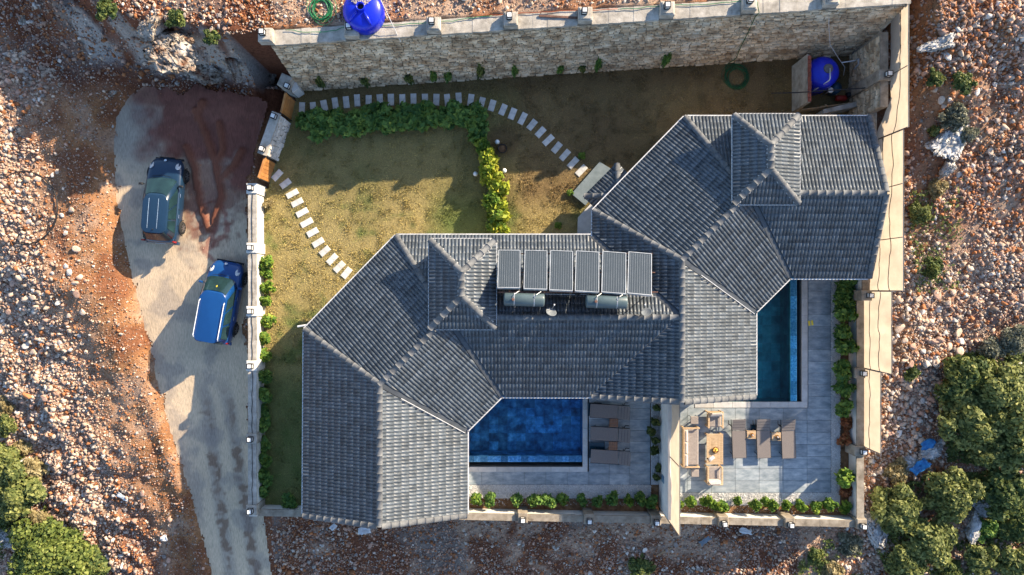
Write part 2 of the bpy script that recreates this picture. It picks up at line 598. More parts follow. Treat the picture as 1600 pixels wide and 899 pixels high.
# lawn
LAWN = [(-12.52, -10.93), (-9.0, -11.0), (-9.0, -2.3), (-5.2, 1.4), (3.9, 1.4), (4.1, 3.7), (8.2, 6.6), (15.0, 6.8), (17.0, 6.8), (17.0, 11.72), (-10.5, 9.92), (-10.95, 9.4), (-11.9, 6.4), (-12.3, 5.0), (-12.52, 4.9)]


def lawn_col(x, y):
    dry = np.array((.43, .34, .155)); green = np.array((.15, .195, .065)); brown = np.array((.25, .165, .085)); olive = np.array((.32, .265, .115))
    n = fbm(x * .55, y * .55, 101); m = fbm(x * 2.2, y * 2.2, 103)
    c = np.ones(x.shape + (3,)) * dry

    def mix(c, col, f):
        f = np.clip(f, 0, 1)[..., None]
        return c * (1 - f) + col * f
    c = mix(c, olive, sstep(.42, .6, n) * .75)
    c = mix(c, green, sstep(.5, .72, n * .5 + m * .5) * .8)
    c = mix(c, green, sstep(2.2, .8, np.hypot((x + 2.0) / 1.3, (y - 3.6) / 1.6)) * .85)
    c = mix(c, green * .95, sstep(-2.5, -5.5, y) * (x < -8) * (.55 + .4 * m))
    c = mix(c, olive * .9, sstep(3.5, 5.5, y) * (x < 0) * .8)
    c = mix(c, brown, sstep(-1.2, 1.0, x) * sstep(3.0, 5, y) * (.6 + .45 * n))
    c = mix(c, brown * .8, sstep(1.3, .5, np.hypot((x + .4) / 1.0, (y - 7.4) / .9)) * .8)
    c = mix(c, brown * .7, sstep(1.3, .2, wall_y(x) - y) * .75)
    return c


grass_soil = mat('grass_soil', [(.5, .5, .5), (.85, .85, .85), (1.1, 1.1, 1.0)], scale=26, rough=.95, bump=.7, bscale=60, attr='tint', spec=.05)
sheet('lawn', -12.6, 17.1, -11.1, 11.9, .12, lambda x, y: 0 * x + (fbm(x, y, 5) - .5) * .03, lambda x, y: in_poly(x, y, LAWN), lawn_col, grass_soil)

# short dry blades over the lawn: nobody could count them
NB = 170000
bx = rng.uniform(-12.5, 17, NB * 3); by = rng.uniform(-11, 11.8, NB * 3)
k = in_poly(bx, by, LAWN)
bx, by = bx[k][:NB], by[k][:NB]; nb = len(bx)
ang = rng.uniform(0, 2 * pi, nb);  hgt = rng.uniform(.02, .05, nb) * (.55 + 2.2 * np.clip(fbm(bx * 2.4, by * 2.4, 105) - .4, 0, .5) * 2); wd = rng.uniform(.010, .024, nb)
lean = rng.uniform(.0, .06, nb); la = rng.uniform(0, 2 * pi, nb)
bz = (fbm(bx, by, 5) - .5) * .03
v0 = np.stack([bx - np.cos(ang) * wd, by - np.sin(ang) * wd, bz - .005], -1)
v1 = np.stack([bx + np.cos(ang) * wd, by + np.sin(ang) * wd, bz - .005], -1)
v2 = np.stack([bx + np.cos(la) * lean, by + np.sin(la) * lean, bz + hgt], -1)
gv = np.stack([v0, v1, v2], 1).reshape(-1, 3)
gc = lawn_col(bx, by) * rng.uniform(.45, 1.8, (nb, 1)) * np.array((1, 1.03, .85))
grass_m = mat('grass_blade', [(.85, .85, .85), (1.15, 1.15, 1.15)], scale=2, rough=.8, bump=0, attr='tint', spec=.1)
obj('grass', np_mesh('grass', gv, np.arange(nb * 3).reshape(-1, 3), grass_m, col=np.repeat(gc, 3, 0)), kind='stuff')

# ------------------------------------------------------------------ loose rock
def ico(sub):
    p = (1 + sqrt(5)) / 2
    v = [(-1, p, 0), (1, p, 0), (-1, -p, 0), (1, -p, 0), (0, -1, p), (0, 1, p), (0, -1, -p), (0, 1, -p), (p, 0, -1), (p, 0, 1), (-p, 0, -1), (-p, 0, 1)]
    v = [tuple(Vector(q).normalized()) for q in v]
    f = [(0, 11, 5), (0, 5, 1), (0, 1, 7), (0, 7, 10), (0, 10, 11), (1, 5, 9), (5, 11, 4), (11, 10, 2), (10, 7, 6), (7, 1, 8), (3, 9, 4), (3, 4, 2), (3, 2, 6), (3, 6, 8), (3, 8, 9), (4, 9, 5), (2, 4, 11), (6, 2, 10), (8, 6, 7), (9, 8, 1)]
    for _ in range(sub):
        c = {}; nf = []

        def mid(a, b):
            k = (min(a, b), max(a, b))
            if k not in c:
                v.append(tuple(((Vector(v[a]) + Vector(v[b])) / 2).normalized())); c[k] = len(v) - 1
            return c[k]
        for a, b, e in f:
            x, y, z = mid(a, b), mid(b, e), mid(e, a)
            nf += [(a, x, z), (b, y, x), (e, z, y), (x, y, z)]
        f = nf
    return np.array(v), np.array(f)


IV0, IF0 = ico(0)
IV1, IF1 = ico(1)


def rock_shape(seed, V):
    """a broken stone: a sphere cut by a few random planes"""
    r = np.random.default_rng(seed)
    v = V * 1.0
    for _ in range(12):
        nrm = r.normal(size=3); nrm /= np.linalg.norm(nrm); dd = r.uniform(.34, .74)
        over = np.clip(v @ nrm - dd, 0, None)
        v = v - over[:, None] * nrm * .93
    v = v * r.uniform(.75, 1.15, 3) + r.normal(0, .035, v.shape)
    return v


ROCK_COL = {'cream': (.62, .48, .37), 'white': (.66, .60, .54), 'pink': (.52, .335, .25), 'orange': (.45, .19, .085), 'grey': (.33, .285, .26)}
PAL = np.array([ROCK_COL[k] for k in ('cream', 'white', 'pink', 'orange', 'grey')])


def place_w(x, y):
    """how thickly stones lie, how big they are and of which colours, by place"""
    dl = road_l(y) - x
    n = fbm(x * .45, y * .45, 131)
    off = in_poly(x, y, [(X_W - .6, south_y(X_W)), (X_W - .6, 5), (-11.4, 9.9), (-10.9, 11.4), (17.6, 13), (18.0, 9), (18.0, -4), (17.4, -12.2), (-12.6, -11.35)])
    mudf = mud_amount(x, y)
    onroad = road_edge(x, y)
    west = (x < -11) & ~onroad & ~off
    cl = (y > cliff_y(x) - .6)
    dens = np.zeros(x.shape); size = np.full(x.shape, .05)
    field = sstep(2.2, 5.5, dl) * (1 - cl)
    dens = np.where(west, .75 + .25 * field, dens)
    size = np.where(west, .036 + .056 * field * (.35 + n), size)
    dens = np.where(west & cl, .45 + .5 * n, dens); size = np.where(west & cl, .055, size)
    south = (y < south_y(x) - .4) & (x > -12.4) & (x < 17.4) & ~onroad & ~off
    dens = np.where(south, .75 + .25 * sstep(.42, .6, n), dens); size = np.where(south, .036 + .03 * n, size)
    east = (x >= 17.4) & ~off
    dens = np.where(east, .55 + .45 * sstep(.4, .58, n), dens); size = np.where(east, .05 + .06 * n, size); dens = np.where(east & (y > 2), dens * (.45 + .5 * sstep(.45, .6, n)), dens)
    north = (y > wall_y(x) + 1.6) & (x > -11) & (x < 17.4)
    dens = np.where(north, .75, dens); size = np.where(north, .045, size)
    clod = onroad & (mudf > .55) & (fbm(x * 1.7, y * 1.7, 137) > .5); dens = np.where(clod, .5, dens); size = np.where(clod, .022, size)
    strip = (x > -12.95) & (x < -10.9) & (y > 4.8) & (y < 10.1)
    dens = np.where(strip, 0, dens)
    return dens, size


def rock_tint(x, y, n):
    pr = np.tile(np.array([.42, .10, .34, .11, .03]), (n, 1))
    so_ = (y < south_y(x) - .4) & (x > -12.5) & (x < 14)
    pr[so_] = (.12, .12, .38, .26, .12)
    cl = (x < -11) & (y > cliff_y(x) - .5); pr[cl] = (.10, .10, .38, .30, .12)
    e2 = (x > 17) & (y > 3); pr[e2] = (.14, .05, .46, .30, .05)
    nr = (x < -11) & (road_l(y) - x < 3.4) & ~cl; pr[nr] = (.30, .03, .32, .33, .02)
    sw = (x < -13) & (y < -8.5) & (x > -21); pr[sw] = (.08, .1, .38, .30, .14)
    e3 = (x > 17) & (y < 3); pr[e3] = (.44, .12, .28, .12, .04)
    pr[road_edge(x, y)] = (0, 0, .25, .75, 0)
    cs = np.cumsum(pr, 1); cs /= cs[:, -1:]
    k = (rng.random((n, 1)) > cs).sum(1)
    return np.clip(k, 0, 4)


NC = 450000
qx = rng.uniform(-31, 27.5, NC); qy = rng.uniform(-18, 15.8, NC)
dn, sz = place_w(qx, qy)
k = rng.random(NC) < dn * .82
qx, qy, sz = qx[k], qy[k], sz[k]
n = len(qx)
rad = np.clip(sz * rng.uniform(.03, 1, n) ** -.5 * .52, .016, .17)
BF = np.array([(3, 2, 1, 0), (4, 5, 6, 7), (0, 1, 5, 4), (1, 2, 6, 5), (2, 3, 7, 6), (3, 0, 4, 7)])


def block_shape(seed):
    """a splinter of broken stone: a block with its corners knocked about"""
    q = np.random.default_rng(seed)
    v = np.array([(-1, -1, -1), (1, -1, -1), (1, 1, -1), (-1, 1, -1), (-1, -1, 1), (1, -1, 1), (1, 1, 1), (-1, 1, 1)], float) * .62
    v[4:, :2] *= q.uniform(.35, .85); v += q.normal(0, .17, v.shape); v[4:, :2] += q.normal(0, .22, 2)
    return v * q.uniform(.65, 1.3, 3)


NBK = 40
blocks = np.array([block_shape(900 + q) for q in range(NBK)])


def scatter_blocks(X, Y, Z, r_, flat=.8):
    n_ = len(X); a_ = rng.uniform(0, 2 * pi, n_); c_, s_ = np.cos(a_)[:, None], np.sin(a_)[:, None]
    b_ = blocks[rng.integers(0, NBK, n_)] * r_[:, None, None] * np.array((1, 1, flat))
    t_ = rng.normal(0, .35, n_)[:, None]; z_ = b_[..., 2] + b_[..., 0] * t_
    v_ = np.stack([b_[..., 0] * c_ - b_[..., 1] * s_ + X[:, None], b_[..., 0] * s_ + b_[..., 1] * c_ + Y[:, None], z_ + Z[:, None]], -1).reshape(-1, 3)
    return v_, (BF[None] + (np.arange(n_) * 8)[:, None, None]).reshape(-1, 4)


vv, ff = scatter_blocks(qx, qy, terrain(qx, qy) + rad * .3, rad)
NS = 14
shapes = [rock_shape(q, IV0) for q in range(NS)]
tint = PAL[rock_tint(qx, qy, n)] * rng.uniform(.5, 1.15, (n, 1))
rubble_m = mat('rubble', [(.75, .74, .73), (1.0, 1.0, 1.0), (1.12, 1.12, 1.12)], scale=14, rough=.9, bump=.3, attr='tint', spec=.15)
obj('rubble', np_mesh('rubble', vv, ff, rubble_m, col=np.repeat(tint, 8, 0)), kind='stuff')
print('rubble', n, flush=True)

# the 300 biggest stones, each by itself
ROCKM = {}
for cn, c in ROCK_COL.items():
    ROCKM[cn] = mat(cn + '_limestone', [tuple(v * .62 for v in c), c, tuple(min(.8, v * 1.16) for v in c)], scale=4.5, rough=.9, bump=.6, bscale=12, rnd=.18, spec=.15, coord='obj')
RM = {}
for cn in ROCK_COL:
    for s in range(5):
        RM[cn, s] = np_mesh('rock', rock_shape(100 + s * 7, IV1), IF1, ROCKM[cn])
PLACE = [
    # polygon in the picture, count, smallest and largest radius, where the label says it lies, colours
    ([(0, 265), (90, 260), (120, 340), (140, 430), (130, 560), (80, 600), (0, 560)], 70, .14, .28, 'among pale stones on the bank across the lane from the cars', ('cream', 'cream', 'white', 'pink')),
    ([(30, 600), (130, 590), (150, 760), (110, 790), (50, 700)], 26, .16, .30, 'on the rubble bank above the green bushes by the lane', ('pink', 'cream', 'orange')),
    ([(120, 775), (230, 720), (300, 880), (170, 895)], 26, .13, .24, 'in the shaded rubble beside the lower end of the lane', ('pink', 'grey', 'pink')),
    ([(1395, 470), (1500, 440), (1520, 560), (1465, 690), (1385, 690), (1388, 590)], 70, .17, .36, 'in the boulder bank beyond the cream fabric screen', ('cream', 'white', 'cream', 'pink')),
    ([(1480, 0), (1600, 0), (1600, 300), (1540, 330), (1440, 90)], 55, .13, .26, 'on the brown rubble slope above the grey shrub', ('pink', 'white', 'cream', 'grey')),
    ([(680, 2), (1160, 0), (1160, 6), (800, 18), (690, 24)], 24, .12, .26, 'on the stony terrace behind the retaining wall coping', ('cream', 'white', 'pink')),
    ([(410, 830), (1110, 835), (1110, 895), (420, 895)], 20, .11, .2, 'on the dark rubble strip under the pool garden wall', ('grey', 'pink', 'white')),
    ([(190, 5), (400, 5), (400, 40), (330, 60), (250, 20)], 9, .12, .22, 'on the shaded slope above the white rock face', ('pink', 'grey', 'cream')),
]
for poly, cnt, r0, r1, where, cols in PLACE:
    wp = [ground_at(a, b) for a, b in poly]
    xs = [p.x for p in wp]; ys = [p.y for p in wp]
    done = 0; kept = []
    while done < cnt:
        x = random.uniform(min(xs), max(xs)); y = random.uniform(min(ys), max(ys))
        if not in_poly(np.array([x]), np.array([y]), wp)[0]: continue
        if where.startswith('on the stony') and y < float(wall_y(x)) + 2.0: y = float(wall_y(x)) + random.uniform(2.0, 2.7)
        if road_edge(np.array([x]), np.array([y]))[0]: continue
        r = r0 + (r1 - r0) * random.random() ** 1.4
        if any(hypot(x - a, y - b) < (r + e) * .8 for a, b, e in kept): 
            if random.random() < .9: continue
        kept.append((x, y, r))
        cn = random.choice(cols)
        o = obj('rock', RM[cn, random.randrange(5)], label=f'{cn} rock lying {where}', cat='rock', group=f'{cn} rocks {where}')
        o.location = (x, y, float(terrain(x, y)) + r * .3)
        o.scale = (r * random.uniform(.85, 1.25), r * random.uniform(.8, 1.1), r * random.uniform(.6, .9))
        o.rotation_euler = (random.uniform(-.2, .2), random.uniform(-.2, .2), random.uniform(0, 6.28))
        done += 1


# bare outcrops of bedrock
outm = mat('outcrop_stone', [(.23, .225, .22), (.46, .45, .44), (.66, .65, .63)], scale=2.2, rough=.9, bump=.9, bscale=9, spec=.15)


IV3, IF3 = ico(4)


palem = mat('pale_rock_face', [(.14, .06, .035), (.26, .19, .145), (.37, .32, .27), (.46, .42, .38)], scale=1.5, rough=.9, bump=1.0, bscale=7, spec=.1, contrast=(.34, .62))


def outcrop(px, py, rx, ry, rot, hz, label, seed, mt=None, sink=0.0):
    p = ground_at(px, py); z = p.z
    v = rock_shape(seed, IV3)
    nn = np.stack([fbm(v[:, 0] * 2.2 + seed, v[:, 1] * 2.2 + v[:, 2] * 1.3, seed), fbm(v[:, 1] * 6, v[:, 0] * 6 + v[:, 2] * 5, seed + 5)], -1)
    v = v * (0.58 + .7 * nn[:, :1] + .2 * nn[:, 1:])
    v = v * np.array((rx, ry, hz))
    o = obj('rock_outcrop', np_mesh('rock_outcrop', v, IF3, mt or outm), label=label, cat='rock outcrop')
    o.location = (p.x, p.y, z + hz * .12 - sink); o.rotation_euler = (0, 0, R(rot))


for a in [(1368, 818, .9, 1.5, 20, .7, 'long grey ridge of bedrock beside the bushes at the garden corner', 3),
          (1450, 708, 1.0, .55, 30, .5, 'white bedrock between the two scraps of blue tarpaulin and the big bush', 4),
          (1515, 818, .55, 1.3, -8, .5, 'narrow bluish bedrock rib between the round bushes and the tall green ones', 5),
          (1548, 785, 1.0, .8, 30, .5, 'rounded white bedrock beside the bushes near the picture edge', 6),
          (1578, 815, .9, .6, -35, .5, 'pale slanting bedrock slab among the lowest bushes', 7),
          (1420, 720, .8, .6, 10, .45, 'cracked brown bedrock between the screen end and the blue tarpaulin', 8),
          (1480, 215, 1.3, 1.0, 40, .6, 'pale lichen-grey bedrock under the grey shrub beside the fabric screen', 9),
          (1462, 72, .85, .55, 30, .5, 'smooth white boulder half buried above the red earth', 10),
          (1478, 262, .35, .9, -25, .5, 'thin curved white rib of bedrock on the brown slope', 12),
          (15, 840, 1.1, 1.0, 0, .4, 'bluish white bedrock behind the large light green bush', 13),
          (40, 745, .7, 1.2, 15, .35, 'pale cracked bedrock between the bushes at the lane bank', 14),
          (1570, 575, 1.2, .35, 40, .5, 'long pale rib of bedrock under the dry grey bushes', 15)]:
    outcrop(*a)
for a in [(262, 72, 2.1, 1.15, -38, 1.5, 'broad pale rock face above the muddy turning place, its middle and largest part', 31),
          (312, 108, 1.7, .75, -14, 1.2, 'pale rock face just above the red mud, next to the largest face', 32),
          (362, 104, .5, .95, 32, 1.0, 'narrow pale rock tongue between two streaks of red earth', 33),
          (408, 112, .95, .9, -15, 1.1, 'pale rock face beside the lantern pillar at the upper gate', 34),
          (160, 142, 1.0, .8, 20, .8, 'shaded pale rock knob at the corner of the turning place', 35),
          (228, 40, .75, .95, -30, 1.0, 'upper end of the pale rock face under the dark weeds', 36),
          (36, 18, .5, 1.15, 35, .6, 'slim pale rock rib near the upper picture corner', 37),
          (118, 108, .7, .5, 0, .5, 'low grey rock in the shaded red slope', 38)]:
    outcrop(*a[:5], a[5] * .45, *a[6:], mt=palem, sink=.28)

# ================================================================== THE TWO VILLAS
ZE, ZR = 3.12, 4.58
TILE_U, TILE_V = .32, .34
import bmesh


def wave(s):
    """section across a double-roll tile: two round rolls with narrow pans between"""
    f = (s / .16) % 1.0
    q = (f - .45) / .37
    return   .045 * sqrt(1 - q * q) if abs(q) < 1 else -.004


_ss = [w_ * .16 + .16 * q for w_ in (0, 1) for q in (0, .075, .083, .095, .13, .25, .45, .65, .77, .805, .817, .825)] + [TILE_U]


def tile_arrays():
    v = []; f = []
    n = len(_ss)
    for row, (t, h) in enumerate(((0.0, .012), (TILE_V + .02, .003))):
        for s_ in _ss: v.append((s_ - TILE_U / 2, t, wave(s_) + h))
    for s_ in _ss: v.append((s_ - TILE_U / 2, .004, wave(s_) - .004))
    for i in range(n - 1):
        f.append((i, i + 1, n + i + 1, n + i))
        f.append((2 * n + i, 2 * n + i + 1, i + 1, i))
    return np.array(v), np.array(f)


TV, TF = tile_arrays()
tile_m = mat('roof_tile', [(.045, .060, .080), (.076, .092, .112), (.118, .128, .140)], scale=7, rough=.42, bump=.1, bscale=40, rnd=.24, spec=.55)
ridge_m = mat('ridge_tile', [(.085, .092, .102), (.13, .135, .142), (.175, .178, .18)], scale=6, rough=.7, bump=.2, bscale=30, rnd=.16, spec=.25)
deck_m = mat('roof_underlay', (.06, .065, .07), rough=.9, bump=0)
white_metal = mat('white_metal', (.62, .62, .62), rough=.45, bump=0)
mortar_m = mat('mortar', [(.30, .29, .28), (.52, .51, .50)], scale=9, rough=.95, bump=.5)
valley_m = mat('valley_metal', (.07, .078, .088), rough=.45, bump=.05)
plaster_m = mat('cream_plaster', [(.52, .48, .42), (.62, .58, .52)], scale=1.2, rough=.9, bump=.15, bscale=40)
glass_m = mat('dark_glass', (.02, .025, .03), rough=.06, bump=0, spec=.6)
alu_m = mat('dark_frame', (.05, .05, .055), rough=.4, bump=0)
TILE_ME = np_mesh('roof_tile', TV, TF, tile_m, smooth=True)


def ridge_mesh():
    m = MB(); L = .42; n = 8
    for j in range(3):
        y, r = ((0, .142), (.08, .138), (L, .126))[j]
        for k in range(n + 1):
            a = pi * k / n
            m.v.append((cos(a) * r, y, sin(a) * r * .8 - .02))
    for j in range(2):
        for k in range(n):
            a = j * (n + 1) + k
            m.f.append((a, a + 1, a + n + 2, a + n + 1)); m.t.append(0)
    m.f.append(tuple(range(n + 1))); m.t.append(0)
    m.f.append(tuple(range(2 * n + 2, 3 * n + 3))[::-1]); m.t.append(0)
    return m.mesh('ridge_tile', ridge_m, True)


RIDGE_ME = ridge_mesh()


def run_ridge(p, q, parent, lift=.03, name='ridge_tile', scale=1.0):
    p, q = Vector(p), Vector(q); L = (q - p).length; n = max(1, round(L / .385)); st = L / n
    t = (q - p).normalized(); x = t.cross(Vector((0, 0, 1))).normalized(); z = x.cross(t)
    Mx = Matrix((x, t, z)).transposed().to_4x4()
    for i in range(n):
        o = obj(name, RIDGE_ME, parent)
        M = Mx.copy(); M.translation = p + t * (i * st - .02) + z * (lift + random.uniform(-.006, .006))
        o.matrix_local = M @ Matrix.Rotation(random.uniform(-.02, .02), 4, 'Y') @ Matrix.Diagonal((scale, st / .385, scale, 1))


def mortar_run(p, q, parent, wdt=.24, lift=.012):
    p, q = Vector(p), Vector(q); L = (q - p).length; t = (q - p).normalized(); x = t.cross(Vector((0, 0, 1))).normalized()
    n = max(3, int(L / .06)); m = MB()
    for i in range(n + 1):
        c = p + t * (L * i / n)
        a = wdt * (.55 + .6 * random.random()); b = wdt * (.55 + .6 * random.random())
        m.v += [tuple(c - x * a + Vector((0, 0, -a * .36 + lift + .03))), tuple(c + Vector((0, 0, lift + .07))), tuple(c + x * b + Vector((0, 0, -b * .36 + lift + .03)))]
    for i in range(n):
        for j in range(2):
            m.f.append((i * 3 + j, i * 3 + j + 1, i * 3 + j + 4, i * 3 + j + 3)); m.t.append(0)
    m.build('mortar', mortar_m, parent, True)


class Roof:
    """one villa's roof: slopes laid with tiles, cut at hips, valleys and verges"""
    def __init__(s, parent):
        s.parent = parent; s.V = []; s.F = []; s.T = []; s.n = 0; s.single = []

    def slope(s, poly, z_of, inset=(), eave=None, solo=True):
        """poly: convex plan polygon, counter clockwise; z_of(x, y): the plane; eave: index of its eave edge; inset: edges cut back"""
        P = [Vector((a, b)) for a, b in poly]
        a, b = P[eave], P[(eave + 1) % len(P)]
        if isinstance(s.eaveline, tuple):
            a, b = Vector(s.eaveline[0]), Vector(s.eaveline[1])
        u = (b - a).normalized(); vv = Vector((-u.y, u.x))
        g = z_of(a.x + vv.x, a.y + vv.y) - z_of(a.x, a.y)
        U = Vector((u.x, u.y, 0)); Vs = Vector((vv.x, vv.y, g)).normalized(); N = U.cross(Vs)
        O = Vector((a.x, a.y, z_of(a.x, a.y)))
        cosp = 1 / sqrt(1 + g * g)
        ss = [(p - a).dot(u) for p in P]; ts = [(p - a).dot(vv) / cosp for p in P]
        i0, i1 = math.floor(min(ss) / TILE_U) - 1, math.ceil(max(ss) / TILE_U) + 1
        j0, j1 = math.floor((min(ts) - .06) / TILE_V), math.ceil(max(ts) / TILE_V)
        R3 = np.array([U, Vs, N]); o3 = np.array(O)
        ed = []
        for i in range(len(P)):
            e0, e1 = P[i], P[(i + 1) % len(P)]
            t = (e1 - e0).normalized(); nn = Vector((-t.y, t.x))
            ins = .13 if i in inset else 0.0
            if i == eave: ins = -.07
            ed.append((e0 + nn * ins, nn))
        V, F, T = [], [], []; cnt = 0
        for j in range(j0, j1 + 1):
            for i in range(i0, i1 + 1):
                c = np.array(((i + .5) * TILE_U + random.uniform(-.004, .004), j * TILE_V - .05 + random.uniform(-.006, .006), random.uniform(0, .006)))
                w0 = o3 + c @ R3
                corners = [w0 + np.array((dx, dy, 0)) @ R3 for dx in (-.17, .17) for dy in (-.0, .37)]
                dmins = [min((Vector((q[0], q[1])) - e).dot(nn) for q in corners) for e, nn in ed]
                dmaxs = [max((Vector((q[0], q[1])) - e).dot(nn) for q in corners) for e, nn in ed]
                if min(dmaxs) < 0: continue
                tone = random.random()
                if min(dmins) > .02 and solo:
                    s.single.append((w0[2], w0, U, Vs, N, tone)); continue
                V.append(TV @ R3 + w0); F.append(TF + cnt * len(TV)); T += [tone] * len(TF); cnt += 1
        if cnt:
            me = np_mesh('tmp', np.concatenate(V), np.concatenate(F), None, tone=T)
            bm = bmesh.new(); bm.from_mesh(me); bpy.data.meshes.remove(me)
            for e, nn in ed:
                bmesh.ops.bisect_plane(bm, geom=bm.verts[:] + bm.edges[:] + bm.faces[:], plane_co=(e.x, e.y, 0), plane_no=(-nn.x, -nn.y, 0), clear_outer=True)
            s.take(bm); bm.free()
        m = MB(); m.prism([(p.x, p.y) for p in P], [z_of(p.x, p.y) - .16 for p in P], [z_of(p.x, p.y) - .004 for p in P])
        s.under.v and None
        s.under.add(m.v, m.f)

    def take(s, bm):
        bm.verts.index_update(); lay = bm.faces.layers.float.get('tone')
        off = s.n
        for v in bm.verts: s.V.append(tuple(v.co))
        for f in bm.faces:
            s.F.append(tuple(v.index + off for v in f.verts)); s.T.append(f[lay] if lay else 0)
        s.n += len(bm.verts)

    under = None
    eaveline = None

    def finish(s, most=300):
        """the tiles that show largest as parts of the roof, all others joined"""
        roof = s.under.build('roof', deck_m, s.parent)
        s.single.sort(key=lambda q: -q[0])
        for z, w0, U, Vs, N, tone in s.single[:most]:
            o = obj('roof_tile', TILE_ME, roof)
            M = Matrix((U, Vs, N)).transposed().to_4x4(); M.translation = Vector(w0); o.matrix_local = M
        for z, w0, U, Vs, N, tone in s.single[most:]:
            v = TV @ np.array([U, Vs, N]) + w0
            s.V += [tuple(q) for q in v]; s.F += [tuple(int(i) + s.n for i in q) for q in TF]; s.T += [tone] * len(TF); s.n += len(TV)
        me = bpy.data.meshes.new('roof_tile_field'); me.from_pydata(s.V, [], s.F); me.materials.append(tile_m)
        a = me.attributes.new('tone', 'FLOAT', 'FACE'); a.data.foreach_set('value', s.T)
        me.polygons.foreach_set('use_smooth', [True] * len(me.polygons))
        obj('roof_tile_field', me, roof, kind='stuff')
        return roof


def strip(m, p, q, wdt, hgt, dz=0.0):
    """a bar from p to q"""
    p, q = Vector(p), Vector(q); t = (q - p).normalized(); x = t.cross(Vector((0, 0, 1))).normalized(); z = x.cross(t)
    vs = []
    for c in (p, q):
        for a, b in ((-1, -1), (1, -1), (1, 1), (-1, 1)):
            vs.append(tuple(c + x * (a * wdt / 2) + z * (b * hgt / 2 + dz)))
    m.add(vs, [(3, 2, 1, 0), (4, 5, 6, 7), (0, 1, 5, 4), (1, 2, 6, 5), (2, 3, 7, 6), (3, 0, 4, 7)])


